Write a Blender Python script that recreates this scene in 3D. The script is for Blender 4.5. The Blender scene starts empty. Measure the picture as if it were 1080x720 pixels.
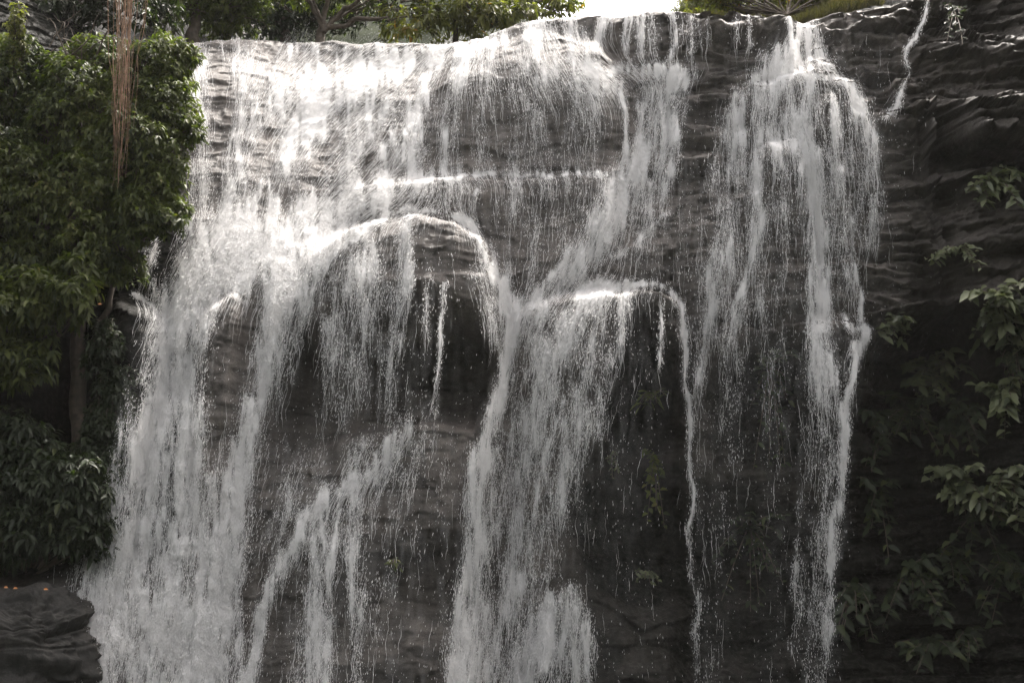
import bpy, math
import numpy as np
from mathutils import Vector

R = math.radians
SC = bpy.context.scene
COL = SC.collection
rng = np.random.default_rng(7)

# ------------------------------------------------------------------ camera
PITCH = R(12.0)
CAM = np.array([0.0, -20.0, 1.7])
LENS = 51.4
cam = bpy.data.objects.new('camera', bpy.data.cameras.new('camera'))
COL.objects.link(cam)
cam.location = CAM
cam.rotation_euler = (R(90) + PITCH, 0, 0)
cam.data.lens = LENS
cam.data.sensor_width = 36
cam.data.clip_end = 400
SC.camera = cam

# ------------------------------------------------------------------ light
SUN_EL, SUN_AZ = R(65), R(35)          # azimuth from +y towards +x (the sun stands behind the cliff)
W = bpy.data.worlds.new('World'); SC.world = W; W.use_nodes = True
nt = W.node_tree; nt.nodes.clear()
sky = nt.nodes.new('ShaderNodeTexSky'); sky.sky_type = 'NISHITA'
sky.sun_disc = False; sky.sun_elevation = SUN_EL; sky.sun_rotation = SUN_AZ
sky.air_density = 1.0; sky.dust_density = 4.0; sky.ozone_density = 0.6
bg = nt.nodes.new('ShaderNodeBackground'); bg.inputs[1].default_value = 0.15
ow = nt.nodes.new('ShaderNodeOutputWorld')
hs = nt.nodes.new('ShaderNodeHueSaturation'); hs.inputs['Saturation'].default_value = 0.3      # hazy, whitish sky
tint = nt.nodes.new('ShaderNodeMix'); tint.data_type = 'RGBA'; tint.blend_type = 'MULTIPLY'; tint.inputs[0].default_value = 1.0
tint.inputs['B'].default_value = (1.0, 0.935, 0.872, 1)
nt.links.new(sky.outputs[0], hs.inputs['Color']); nt.links.new(hs.outputs[0], tint.inputs['A'])
nt.links.new(tint.outputs['Result'], bg.inputs[0]); nt.links.new(bg.outputs[0], ow.inputs[0])
sun = bpy.data.objects.new('sun', bpy.data.lights.new('sun', 'SUN'))
COL.objects.link(sun)
sun.data.energy = 2.0; sun.data.angle = R(0.5); sun.data.color = (1.0, 0.95, 0.89)
sd = Vector((math.sin(SUN_AZ) * math.cos(SUN_EL), math.cos(SUN_AZ) * math.cos(SUN_EL), math.sin(SUN_EL)))
sun.rotation_euler = sd.to_track_quat('Z', 'Y').to_euler()
sun.location = sd * 60
SC.view_settings.view_transform = 'Standard'
SC.view_settings.look = 'None'
SC.view_settings.exposure = 2.25
SC.view_settings.gamma = 1.0
SC.view_settings.use_curve_mapping = False
SC.cycles.max_bounces = 6
SC.cycles.diffuse_bounces = 3
SC.cycles.transparent_max_bounces = 12
SC.cycles.use_denoising = True

# ------------------------------------------------------------------ pixel <-> world (photo pixels, 1080 x 720)
FPX = 1080 * LENS / 36.0
CP, SP = math.cos(PITCH), math.sin(PITCH)

def ray(u, v):
    """x and z travelled per unit of y along the sight line of a photo pixel"""
    a = (np.asarray(u, float) - 540) / FPX
    b = (360 - np.asarray(v, float)) / FPX
    dy = CP - b * SP; dz = SP + b * CP
    return a / dy, dz / dy

def at(u, v, y):
    rx, rz = ray(u, v)
    t = np.asarray(y, float) - CAM[1]
    return CAM[0] + rx * t, CAM[2] + rz * t

def P(u, v, y):
    x, z = at(u, v, y)
    return np.array([float(x), float(y), float(z)])

def proj(x, y, z):
    dy = y - CAM[1]; dz = z - CAM[2]
    dep = dy * CP + dz * SP
    return 540 + FPX * x / dep, 360 - FPX * (-dy * SP + dz * CP) / dep

def sstep(a, b, x):
    t = np.clip((x - a) / (b - a), 0, 1)
    return t * t * (3 - 2 * t)

# ------------------------------------------------------------------ noise
def _hash(ix, iy, iz, seed):
    h = (ix.astype(np.int64) * 374761393 + iy.astype(np.int64) * 668265263 + iz.astype(np.int64) * 2147483647 + seed * 1274126177) & 0xffffffff
    h = ((h ^ (h >> 13)) * 1274126177) & 0xffffffff
    h = ((h ^ (h >> 16)) * 2246822519) & 0xffffffff
    return ((h ^ (h >> 15)) & 0xffffff) / float(0x1000000)

def vnoise(x, y, seed=0):
    """smooth value noise in -1..1"""
    x = np.asarray(x, float); y = np.asarray(y, float)
    ix = np.floor(x); iy = np.floor(y); fx = x - ix; fy = y - iy
    fx = fx * fx * fx * (fx * (fx * 6 - 15) + 10); fy = fy * fy * fy * (fy * (fy * 6 - 15) + 10)
    z = np.zeros_like(ix)
    a = _hash(ix, iy, z, seed); b = _hash(ix + 1, iy, z, seed)
    c = _hash(ix, iy + 1, z, seed); d = _hash(ix + 1, iy + 1, z, seed)
    return ((a + (b - a) * fx) * (1 - fy) + (c + (d - c) * fx) * fy) * 2 - 1

def fbm(x, y, oct=4, seed=0, gain=0.5):
    s = 0; a = 1; n = 0
    for k in range(oct):
        s = s + a * vnoise(x * 2 ** k + 17.3 * k, y * 2 ** k - 9.1 * k, seed + k)
        n += a; a *= gain
    return s / n

def blur(a, r, axis):
    """box blur of radius r along an axis"""
    if r < 1: return a
    p = [(0, 0), (0, 0)]; p[axis] = (r + 1, r)
    c = np.cumsum(np.pad(a, p, mode='edge'), axis=axis)
    n = a.shape[axis]
    hi = [slice(None)] * 2; lo = [slice(None)] * 2
    hi[axis] = slice(2 * r + 1, 2 * r + 1 + n); lo[axis] = slice(0, n)
    return (c[tuple(hi)] - c[tuple(lo)]) / (2 * r + 1)

def bil(grid, fi, fj):
    """bilinear sample of grid[i, j]"""
    n, m = grid.shape
    fi = np.clip(fi, 0, n - 1.001); fj = np.clip(fj, 0, m - 1.001)
    i = fi.astype(int); j = fj.astype(int); a = fi - i; b = fj - j
    return (grid[i, j] * (1 - a) * (1 - b) + grid[i + 1, j] * a * (1 - b) + grid[i, j + 1] * (1 - a) * b + grid[i + 1, j + 1] * a * b)

# ------------------------------------------------------------------ mesh helpers
def mesh(name, V, F, mat=None, smooth=True, attrs=None):
    """one mesh from numpy arrays: V (n,3), F (m,k) of equal-sized faces (or a list of such arrays)"""
    me = bpy.data.meshes.new(name)
    Fs = F if isinstance(F, list) else [F]
    V = np.ascontiguousarray(V, dtype=np.float32)
    me.vertices.add(len(V)); me.vertices.foreach_set('co', V.ravel())
    loops = np.concatenate([f.ravel() for f in Fs]).astype(np.int32)
    tot = np.concatenate([np.full(len(f), f.shape[1]) for f in Fs]).astype(np.int32)
    start = np.concatenate([[0], np.cumsum(tot)[:-1]]).astype(np.int32)
    me.loops.add(len(loops)); me.loops.foreach_set('vertex_index', loops)
    me.polygons.add(len(tot)); me.polygons.foreach_set('loop_start', start)
    me.polygons.foreach_set('loop_total', tot)
    me.polygons.foreach_set('use_smooth', np.full(len(tot), smooth, dtype=bool))
    for k, a in (attrs or {}).items():
        at_ = me.attributes.new(k, 'FLOAT', 'POINT')
        at_.data.foreach_set('value', np.ascontiguousarray(a, dtype=np.float32).ravel())
    if mat: me.materials.append(mat)
    me.update(calc_edges=True)
    return me

def obj(name, me, parent=None, **props):
    o = bpy.data.objects.new(name, me); COL.objects.link(o)
    if parent is not None:
        o.parent = parent
        o.matrix_parent_inverse = parent.matrix_basis.inverted()
    for k, v in props.items(): o[k] = v
    return o

def thing(name, label, cat, loc, group=None):
    o = bpy.data.objects.new(name, None); COL.objects.link(o)
    o.location = tuple(float(q) for q in loc); o.empty_display_size = 0.2
    o['label'] = label; o['category'] = cat
    if group: o['group'] = group
    return o

def grid_faces(n, m, keep=None):
    i, j = np.meshgrid(np.arange(n - 1), np.arange(m - 1), indexing='ij')
    a = i * m + j
    f = np.stack([a, a + 1, a + m + 1, a + m], -1).reshape(-1, 4)
    return f if keep is None else f[keep.ravel()]

def compact(V, F, *attrs):
    used = np.unique(F); mp = np.zeros(len(V), int); mp[used] = np.arange(len(used))
    return (V[used], mp[F]) + tuple(a[used] for a in attrs)

def tubes(paths, radii, sides=3, twist=None):
    """paths (n,k,3), radii (n,k) -> V, F of closed-ended thin tubes (ends taper by radius)"""
    n, k, _ = paths.shape
    t = np.gradient(paths, axis=1); t /= np.linalg.norm(t, axis=2, keepdims=True) + 1e-9
    ref = np.zeros_like(t); ref[..., 0] = 1.0
    a = np.cross(t, ref); a /= np.linalg.norm(a, axis=2, keepdims=True) + 1e-9
    b = np.cross(t, a)
    ph = rng.uniform(0, 2 * np.pi, (n, 1, 1)) if twist is None else twist
    rings = []
    for s in range(sides):
        w = ph + 2 * np.pi * s / sides
        rings.append(paths + radii[..., None] * (a * np.cos(w) + b * np.sin(w)))
    V = np.stack(rings, 2).reshape(-1, 3)                      # n,k,sides
    base = (np.arange(n) * k * sides)[:, None, None] + (np.arange(k - 1) * sides)[None, :, None]
    s = np.arange(sides)[None, None, :]; s2 = (s + 1) % sides
    F = np.stack([base + s, base + s2, base + sides + s2, base + sides + s], -1).reshape(-1, 4)
    return V, F

# ------------------------------------------------------------------ materials
def new_mat(name):
    m = bpy.data.materials.new(name); m.use_nodes = True
    m.node_tree.nodes.clear()
    return m, m.node_tree.nodes, m.node_tree.links

def rock_material(name, c0, c1, c2, rough=(0.28, 0.6), bump=0.35, shade_soil=False, spec=0.5):
    m, N, L = new_mat(name)
    out = N.new('ShaderNodeOutputMaterial'); b = N.new('ShaderNodeBsdfPrincipled'); L.new(b.outputs[0], out.inputs[0])
    b.inputs['Specular IOR Level'].default_value = spec
    geo = N.new('ShaderNodeNewGeometry')
    mp = N.new('ShaderNodeMapping'); mp.inputs['Scale'].default_value = (0.5, 0.5, 2.2); L.new(geo.outputs['Position'], mp.inputs[0])
    n1 = N.new('ShaderNodeTexNoise'); n1.inputs['Scale'].default_value = 1.6; n1.inputs['Detail'].default_value = 10; n1.inputs['Roughness'].default_value = 0.65
    L.new(mp.outputs[0], n1.inputs['Vector'])
    n2 = N.new('ShaderNodeTexNoise'); n2.inputs['Scale'].default_value = 14; n2.inputs['Detail'].default_value = 8; n2.inputs['Roughness'].default_value = 0.7
    L.new(geo.outputs['Position'], n2.inputs['Vector'])
    r1 = N.new('ShaderNodeValToRGB'); e = r1.color_ramp.elements
    e[0].position = 0.32; e[0].color = (*c0, 1); e[1].position = 0.7; e[1].color = (*c2, 1)
    k = e.new(0.5); k.color = (*c1, 1)
    mx = N.new('ShaderNodeMix'); mx.inputs[0].default_value = 0.35
    L.new(n1.outputs[0], mx.inputs['A']); L.new(n2.outputs[0], mx.inputs['B'])
    mp3 = N.new('ShaderNodeMapping'); mp3.inputs['Scale'].default_value = (5.5, 1.2, 0.55); L.new(geo.outputs['Position'], mp3.inputs[0])
    n4 = N.new('ShaderNodeTexNoise'); n4.inputs['Scale'].default_value = 1; n4.inputs['Detail'].default_value = 8; n4.inputs['Roughness'].default_value = 0.7; L.new(mp3.outputs[0], n4.inputs['Vector'])
    n5 = N.new('ShaderNodeTexNoise'); n5.inputs['Scale'].default_value = 46; n5.inputs['Detail'].default_value = 6; n5.inputs['Roughness'].default_value = 0.75; L.new(geo.outputs['Position'], n5.inputs['Vector'])
    mx2 = N.new('ShaderNodeMix'); mx2.inputs[0].default_value = 0.34; L.new(mx.outputs[0], mx2.inputs['A']); L.new(n4.outputs[0], mx2.inputs['B'])
    mx3 = N.new('ShaderNodeMix'); mx3.inputs[0].default_value = 0.22; L.new(mx2.outputs[0], mx3.inputs['A']); L.new(n5.outputs[0], mx3.inputs['B'])
    st = N.new('ShaderNodeMapRange'); st.inputs['From Min'].default_value = 0.36; st.inputs['From Max'].default_value = 0.64; st.inputs['To Min'].default_value = 0.2; st.inputs['To Max'].default_value = 0.82; L.new(mx3.outputs[0], st.inputs[0])
    L.new(st.outputs[0], r1.inputs[0])
    if shade_soil:                                                   # dark tone: hollow shade painted into the colour, plus mossy soil
        aa = N.new('ShaderNodeAttribute'); aa.attribute_name = 'shade_soil'
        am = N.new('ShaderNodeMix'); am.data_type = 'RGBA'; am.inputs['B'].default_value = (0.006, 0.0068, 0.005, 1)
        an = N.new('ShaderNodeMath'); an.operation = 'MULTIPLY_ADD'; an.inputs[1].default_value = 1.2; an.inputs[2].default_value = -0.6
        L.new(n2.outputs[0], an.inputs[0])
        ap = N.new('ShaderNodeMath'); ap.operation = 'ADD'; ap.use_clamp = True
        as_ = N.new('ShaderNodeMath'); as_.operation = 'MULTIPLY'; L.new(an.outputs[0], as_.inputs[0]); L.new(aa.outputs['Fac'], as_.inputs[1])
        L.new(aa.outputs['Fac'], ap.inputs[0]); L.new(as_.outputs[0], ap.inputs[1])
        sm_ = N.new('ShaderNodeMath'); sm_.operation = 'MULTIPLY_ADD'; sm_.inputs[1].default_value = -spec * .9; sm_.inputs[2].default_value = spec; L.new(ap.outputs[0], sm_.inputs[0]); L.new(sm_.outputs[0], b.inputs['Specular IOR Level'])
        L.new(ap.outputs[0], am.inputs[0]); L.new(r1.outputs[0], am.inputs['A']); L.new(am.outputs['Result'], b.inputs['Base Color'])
    else:
        L.new(r1.outputs[0], b.inputs['Base Color'])
    rr = N.new('ShaderNodeMapRange'); rr.inputs['From Min'].default_value = 0.35; rr.inputs['From Max'].default_value = 0.65
    rr.inputs['To Min'].default_value = rough[0]; rr.inputs['To Max'].default_value = rough[1]
    L.new(n2.outputs[0], rr.inputs[0]); L.new(rr.outputs[0], b.inputs['Roughness'])
    mp2 = N.new('ShaderNodeMapping'); mp2.inputs['Scale'].default_value = (3, 3, 9); L.new(geo.outputs['Position'], mp2.inputs[0])
    n3 = N.new('ShaderNodeTexNoise'); n3.inputs['Scale'].default_value = 1.0; n3.inputs['Detail'].default_value = 6; L.new(mp2.outputs[0], n3.inputs['Vector'])
    ad = N.new('ShaderNodeMath'); ad.operation = 'ADD'; L.new(n2.outputs[0], ad.inputs[0]); L.new(n3.outputs[0], ad.inputs[1])
    ad2 = N.new('ShaderNodeMath'); ad2.operation = 'MULTIPLY_ADD'; ad2.inputs[1].default_value = 0.45; L.new(n5.outputs[0], ad2.inputs[0]); L.new(ad.outputs[0], ad2.inputs[2])
    bp = N.new('ShaderNodeBump'); bp.inputs['Strength'].default_value = bump; bp.inputs['Distance'].default_value = 0.06
    L.new(ad2.outputs[0], bp.inputs['Height']); L.new(bp.outputs[0], b.inputs['Normal'])
    return m

def foam_material(name, col=(0.93, 0.925, 0.92)):
    m, N, L = new_mat(name)
    out = N.new('ShaderNodeOutputMaterial')
    d = N.new('ShaderNodeBsdfDiffuse'); d.inputs[0].default_value = (*col, 1)
    t = N.new('ShaderNodeBsdfTranslucent'); t.inputs[0].default_value = (*col, 1)
    g = N.new('ShaderNodeBsdfGlossy'); g.inputs['Roughness'].default_value = 0.5
    m1 = N.new('ShaderNodeMixShader'); m1.inputs[0].default_value = 0.45
    L.new(d.outputs[0], m1.inputs[1]); L.new(t.outputs[0], m1.inputs[2])
    m2 = N.new('ShaderNodeMixShader'); m2.inputs[0].default_value = 0.03
    L.new(m1.outputs[0], m2.inputs[1]); L.new(g.outputs[0], m2.inputs[2]); L.new(m2.outputs[0], out.inputs[0])
    return m

def veil_material(name):
    """thin falling water: streaky alpha following the flow coordinate, thicker where the water is dense"""
    m, N, L = new_mat(name)
    out = N.new('ShaderNodeOutputMaterial')
    at1 = N.new('ShaderNodeAttribute'); at1.attribute_name = 'dens'
    at2 = N.new('ShaderNodeAttribute'); at2.attribute_name = 'flow'
    at3 = N.new('ShaderNodeAttribute'); at3.attribute_name = 'fall'
    cx = N.new('ShaderNodeCombineXYZ'); L.new(at2.outputs['Fac'], cx.inputs[0]); L.new(at3.outputs['Fac'], cx.inputs[1])
    def streak(sx, sy, det, rough):
        mp = N.new('ShaderNodeMapping'); mp.inputs['Scale'].default_value = (sx, sy, 1); L.new(cx.outputs[0], mp.inputs[0])
        n = N.new('ShaderNodeTexNoise'); n.inputs['Scale'].default_value = 1; n.inputs['Detail'].default_value = det; n.inputs['Roughness'].default_value = rough
        n.inputs['Distortion'].default_value = 0.15
        L.new(mp.outputs[0], n.inputs['Vector']); return n
    a = streak(20, 1.5, 6, 0.68); b = streak(75, 5, 4, 0.7)
    mx = N.new('ShaderNodeMix'); mx.inputs[0].default_value = 0.5
    L.new(a.outputs[0], mx.inputs['A']); L.new(b.outputs[0], mx.inputs['B'])
    # alpha = clamp((noise - (0.78 - 0.55*dens)) * 3.2) * dens-limited ceiling
    th = N.new('ShaderNodeMath'); th.operation = 'MULTIPLY_ADD'; th.inputs[1].default_value = -0.50; th.inputs[2].default_value = 0.67
    L.new(at1.outputs['Fac'], th.inputs[0])
    sb = N.new('ShaderNodeMath'); sb.operation = 'SUBTRACT'; L.new(mx.outputs[0], sb.inputs[0]); L.new(th.outputs[0], sb.inputs[1])
    ml = N.new('ShaderNodeMath'); ml.operation = 'MULTIPLY'; ml.inputs[1].default_value = 3.6; ml.use_clamp = True; L.new(sb.outputs[0], ml.inputs[0])
    cl = N.new('ShaderNodeMath'); cl.operation = 'MULTIPLY'; L.new(ml.outputs[0], cl.inputs[0])
    ce = N.new('ShaderNodeMapRange'); ce.inputs['From Max'].default_value = 0.75; ce.inputs['To Min'].default_value = 0.0; ce.inputs['To Max'].default_value = 0.96
    L.new(at1.outputs['Fac'], ce.inputs[0]); L.new(ce.outputs[0], cl.inputs[1])
    c3 = streak(48, 2.2, 6, 0.72)                             # the thin film that wets everything around the streams
    fm = N.new('ShaderNodeMapRange'); fm.inputs['From Min'].default_value = 0.40; fm.inputs['From Max'].default_value = 0.66; L.new(c3.outputs[0], fm.inputs[0])
    fd = N.new('ShaderNodeMath'); fd.operation = 'MULTIPLY'; fd.inputs[1].default_value = 2.0; fd.use_clamp = True; L.new(at1.outputs['Fac'], fd.inputs[0])
    fk = N.new('ShaderNodeMath'); fk.operation = 'MULTIPLY'; L.new(fm.outputs[0], fk.inputs[0]); L.new(fd.outputs[0], fk.inputs[1])
    fs = N.new('ShaderNodeMath'); fs.operation = 'MULTIPLY'; fs.inputs[1].default_value = 0.34; L.new(fk.outputs[0], fs.inputs[0])
    mxx = N.new('ShaderNodeMath'); mxx.operation = 'MAXIMUM'; L.new(cl.outputs[0], mxx.inputs[0]); L.new(fs.outputs[0], mxx.inputs[1])
    d = N.new('ShaderNodeBsdfDiffuse'); d.inputs[0].default_value = (0.92, 0.915, 0.91, 1)
    t = N.new('ShaderNodeBsdfTranslucent'); t.inputs[0].default_value = (0.92, 0.915, 0.91, 1)
    bp = N.new('ShaderNodeBump'); bp.inputs['Strength'].default_value = 0.45; bp.inputs['Distance'].default_value = 0.05
    L.new(mx.outputs[0], bp.inputs['Height']); L.new(bp.outputs[0], d.inputs['Normal'])
    m1 = N.new('ShaderNodeMixShader'); m1.inputs[0].default_value = 0.4
    L.new(d.outputs[0], m1.inputs[1]); L.new(t.outputs[0], m1.inputs[2])
    tr = N.new('ShaderNodeBsdfTransparent')
    m2 = N.new('ShaderNodeMixShader'); L.new(mxx.outputs[0], m2.inputs[0]); L.new(tr.outputs[0], m2.inputs[1]); L.new(m1.outputs[0], m2.inputs[2])
    L.new(m2.outputs[0], out.inputs[0])
    return m

M_ROCK = rock_material('wet_rock', (0.024, 0.0205, 0.018), (0.068, 0.059, 0.052), (0.145, 0.127, 0.112), rough=(0.4, 0.7), bump=0.55, shade_soil=True, spec=0.3)
M_FOAM = foam_material('white_water')
M_VEIL = veil_material('water_veil')

# ================================================================== THE CLIFF
X0, X1, NX = -13.0, 13.0, 1041
ZB = -0.4
NZ = 520
NBK = 46
xs = np.linspace(X0, X1, NX)

CTRL = [  # photo pixel, depth y
    (200,45,4.0),(350,45,4.4),(470,50,3.9),(560,20,3.0),(650,14,2.7),(760,14,2.5),(850,18,2.4),(960,4,2.2),
    (215,120,2.4),(350,120,2.8),(480,120,2.3),(560,110,1.9),(700,110,1.9),(850,110,1.7),(1000,110,1.4),(1100,110,1.2),
    (230,200,1.4),(350,200,1.7),(500,200,1.5),(650,200,1.45),(850,200,1.3),(1000,200,1.0),(1100,200,0.8),
    (200,300,0.6),(300,300,0.7),(430,300,0.8),(560,300,0.9),(700,300,0.9),(850,300,0.9),(1000,300,0.8),(1100,300,0.6),
    (100,450,0.1),(250,450,0.2),(430,440,0.9),(600,450,0.7),(800,450,0.9),(1000,450,1.0),(1100,450,0.8),
    (100,600,-0.4),(250,600,-0.1),(430,600,0.3),(600,600,0.4),(800,600,0.7),(1000,600,0.8),
    (60,720,-0.9),(250,720,-0.6),(430,720,-0.2),(600,720,0.1),(800,720,0.5),(1000,720,0.6),
    (100,100,1.4),(100,200,0.9),(100,300,0.6),(0,100,1.0),(0,300,0.4),(0,500,0.0),(0,700,-0.8),
    (-100,100,0.6),(-100,400,0.0),(-100,700,-0.9),(1180,100,0.9),(1180,400,0.6),(1180,700,0.3),
    (250,800,-0.8),(600,800,-0.1),(1000,800,0.4),
]
cu, cv, cy = (np.array(q, float) for q in zip(*CTRL))
cxw, czw = at(cu, cv, cy)

def base_y(x, z):
    xx = np.clip(x, -9.5, 9.5)
    num = 0; den = 0
    for a, b, c in zip(cxw, czw, cy):
        w = np.exp(-((xx - a) ** 2 + (z - b) ** 2) / (2 * 0.85 ** 2)) + 1e-5 * np.exp(-((xx - a) ** 2 + (z - b) ** 2) / 30)
        num = num + w * c; den = den + w
    return num / den

CREST = [(-200,40),(0,40),(200,46),(350,43),(470,50),(515,38),(560,20),(620,14),(700,12),(745,15),(830,19),(905,14),(960,6),(975,-6),(1010,-60),(1080,-110),(1300,-180)]
_cu, _cv = (np.array(q, float) for q in zip(*CREST))
_ccy = np.interp(_cu, [-200,200,350,470,560,650,760,960,1300], [3.0,4.0,4.4,3.9,3.0,2.7,2.5,2.2,1.6])
_ccx, _ccz = at(_cu, _cv, _ccy)
zcrest = np.interp(xs, _ccx, _ccz)
zcrest = blur(zcrest[None, :], 3, 1)[0] + 0.05 * fbm(xs * 1.5, xs * 0, 3, 5)

# coarse base, then upsample
tt = np.linspace(0, 1, NZ)
cxs = np.linspace(X0, X1, 131); czs = np.linspace(ZB - 1, 17, 120)
GX, GZ = np.meshgrid(cxs, czs, indexing='xy')
BASE = base_y(GX, GZ)
XX = np.tile(xs, (NZ, 1))
ZZ = ZB + tt[:, None] * (zcrest[None, :] - ZB)
Y = bil(BASE, (ZZ - czs[0]) / (czs[1] - czs[0]), (XX - X0) / (cxs[1] - cxs[0]))
side = np.maximum(np.abs(XX) - 8.8, 0)
Y = Y - 0.55 * side ** 1.6  # out-of-view ends curve forward, shaped to block light from the sides

# ledges: (points (u, v, height out), rise, undercut length, what is left of the height lower down)
LIPS = [
    ([(322,275,0),(345,250,.5),(380,230,.95),(430,221,1.15),(480,228,1.05),(510,252,.8),(526,290,.4),(536,315,0)], .30, .5, .05, 1.25),
    ([(350,300,0),(370,294,.07),(440,292,.11),(518,296,.08),(528,305,0)], .04, .35, 0),
    ([(262,530,0),(325,470,.5),(380,452,.9),(440,444,1.05),(500,448,.75),(524,480,0)], .26, 1.5, .5, 3.2),
    ([(540,345,0),(575,318,.45),(635,302,1.0),(690,300,1.15),(714,312,.9),(724,340,0)], .28, 1.6, .1, .75),
    ([(350,210,0),(395,192,.25),(480,187,.38),(560,188,.38),(640,184,.3),(668,188,0)], .06, .9, 0),
    ([(455,70,0),(480,52,.35),(560,32,.5),(630,40,.5),(672,90,0)], .5, 1.8, .1),
    ([(615,20,0),(640,17,.22),(720,14,.25),(735,18,0)], .08, .7, 0),
    ([(728,20,0),(745,21,.5),(830,22,.5),(842,24,0)], .05, .35, 0),
    ([(862,30,0),(880,32,.35),(940,20,.35),(985,0,.2)], .06, .6, 0),
    ([(765,115,0),(795,88,.4),(850,77,.6),(900,84,.5),(928,115,0)], .2, 1.3, .1),
    ([(790,172,0),(808,150,.4),(838,150,.4),(852,175,0)], .16, .8, 0),
    ([(735,350,0),(770,338,.35),(850,342,.45),(905,346,.3),(925,350,0)], .08, 1.0, 0),
    ([(202,350,0),(222,322,.35),(245,308,.45),(264,335,0)], .2, 2.2, .1),
    ([(972,125,0),(985,108,.9),(1030,100,1.15),(1090,92,1.25),(1300,80,1.25)], .5, 1.0, .35),
    ([(918,332,0),(930,328,.4),(970,316,.55),(1100,300,.65),(1300,290,.65)], .06, .6, -.2),
    ([(912,128,0),(928,120,.35),(970,114,.35),(984,122,0)], .05, .8, .1),
    ([(700,150,0),(715,132,.3),(760,128,.3),(775,140,0)], .05, .3, 0),
    ([(705,180,0),(715,166,.28),(755,164,.28),(765,175,0)], .05, .3, 0),
    ([(700,110,0),(712,98,.22),(770,92,.25),(785,100,0)], .05, .25, 0),
    ([(545,705,0),(572,645,.3),(596,622,.45),(614,640,.3),(630,705,0)], .2, 2.0, .3),
    ([(112,312,0),(128,316,.55),(150,322,.65),(164,334,.4),(174,352,0)], .3, .9, .1),
    ([(950,60,0),(985,45,.4),(1100,35,.5),(1300,30,.5)], .05, .7, .15),
]
def now_y(x, z):
    fj = np.clip((x - X0) / (xs[1] - xs[0]), 0, NX - 1.001)
    zc = np.interp(x, xs, zcrest)
    return bil(Y, np.clip((z - ZB) / (zc - ZB), 0, 1) * (NZ - 1), fj)
def lip_y(pts):
    u, v, h = (np.array(q, float) for q in zip(*pts))
    x, z = at(u, v, 1.2)
    for _ in range(8):                       # put the ledge on the face it belongs to
        y = 0.5 * (now_y(x, z - 0.12) - h) + 0.5 * (y if _ else 1.2)
        x, z = at(u, v, y)
    o = np.argsort(x)
    return x[o], z[o], h[o]
for k, (pts, rise, Lc, resid, *hold) in enumerate(LIPS):
    hold = hold[0] if hold else rise * 1.5
    lx, lz, lh = lip_y(pts)
    zl = np.interp(xs, lx, lz); hh = np.interp(xs, lx, lh, left=0, right=lh[-1] if lx[-1] > 9 else 0)
    zl = zl + rise * 0.45 + 0.085 * fbm(xs * 2.6, xs * 0 + k, 5, 40 + k, .6)
    hh = hh * (1 + 0.15 * fbm(xs * 1.7, xs * 0 + k, 2, 60 + k))
    d = zl[None, :] - ZZ
    up = sstep(-0.06, rise, d) ** 0.6
    dn = resid + (1 - resid) * (1 - sstep(hold, hold + Lc, d))
    Y -= hh[None, :] * up * np.where(d > rise, dn, 1)

# hollows washed out under the ledges: (u, v, half sizes, depth)
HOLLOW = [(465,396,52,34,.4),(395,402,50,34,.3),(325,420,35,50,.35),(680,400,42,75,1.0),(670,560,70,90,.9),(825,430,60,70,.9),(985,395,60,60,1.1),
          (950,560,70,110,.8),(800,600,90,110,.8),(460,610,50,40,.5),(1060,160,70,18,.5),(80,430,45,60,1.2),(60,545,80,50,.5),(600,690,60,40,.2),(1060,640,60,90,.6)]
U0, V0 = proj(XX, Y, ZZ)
SHADE_SOIL = np.zeros_like(Y)  # mask: shade painted in hollows and lower right, soil and darker rock elsewhere
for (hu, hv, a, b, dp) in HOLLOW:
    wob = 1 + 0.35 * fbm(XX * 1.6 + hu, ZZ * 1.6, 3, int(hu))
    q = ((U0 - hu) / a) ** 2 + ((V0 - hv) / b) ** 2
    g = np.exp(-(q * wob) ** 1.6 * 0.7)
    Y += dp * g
    SHADE_SOIL = np.maximum(SHADE_SOIL, np.clip(g * 1.3, 0, .95 if hu > 560 or hu < 150 else .6))
SHADE_SOIL = np.maximum(SHADE_SOIL, sstep(640, 980, U0 + 0.25 * (V0 - 400)) * sstep(330, 420, V0) * 0.95)  # lower right wall darkened in colour to read as shade
SHADE_SOIL = np.maximum(SHADE_SOIL, .75 * sstep(520, 600, U0) * sstep(600, 720, V0 + .35 * (U0 - 400)))
SHADE_SOIL = np.maximum(SHADE_SOIL, (0.5 + .35 * sstep(290, 340, V0)) * sstep(925, 985, U0))
SHADE_SOIL = np.maximum(SHADE_SOIL, .42 * sstep(440, 480, V0) * sstep(250, 300, U0) * sstep(560, 500, U0))
SHADE_SOIL = np.maximum(SHADE_SOIL, .95 * sstep(215, 175, U0 + 0.0 * V0) * sstep(640, 600, V0))      # soil and moss under the bank's bushes
SHADE_SOIL = np.clip(SHADE_SOIL + 0.25 * fbm(XX * 1.2, ZZ * 1.2, 3, 66) * (SHADE_SOIL > 0.02), 0, 0.95)
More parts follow.
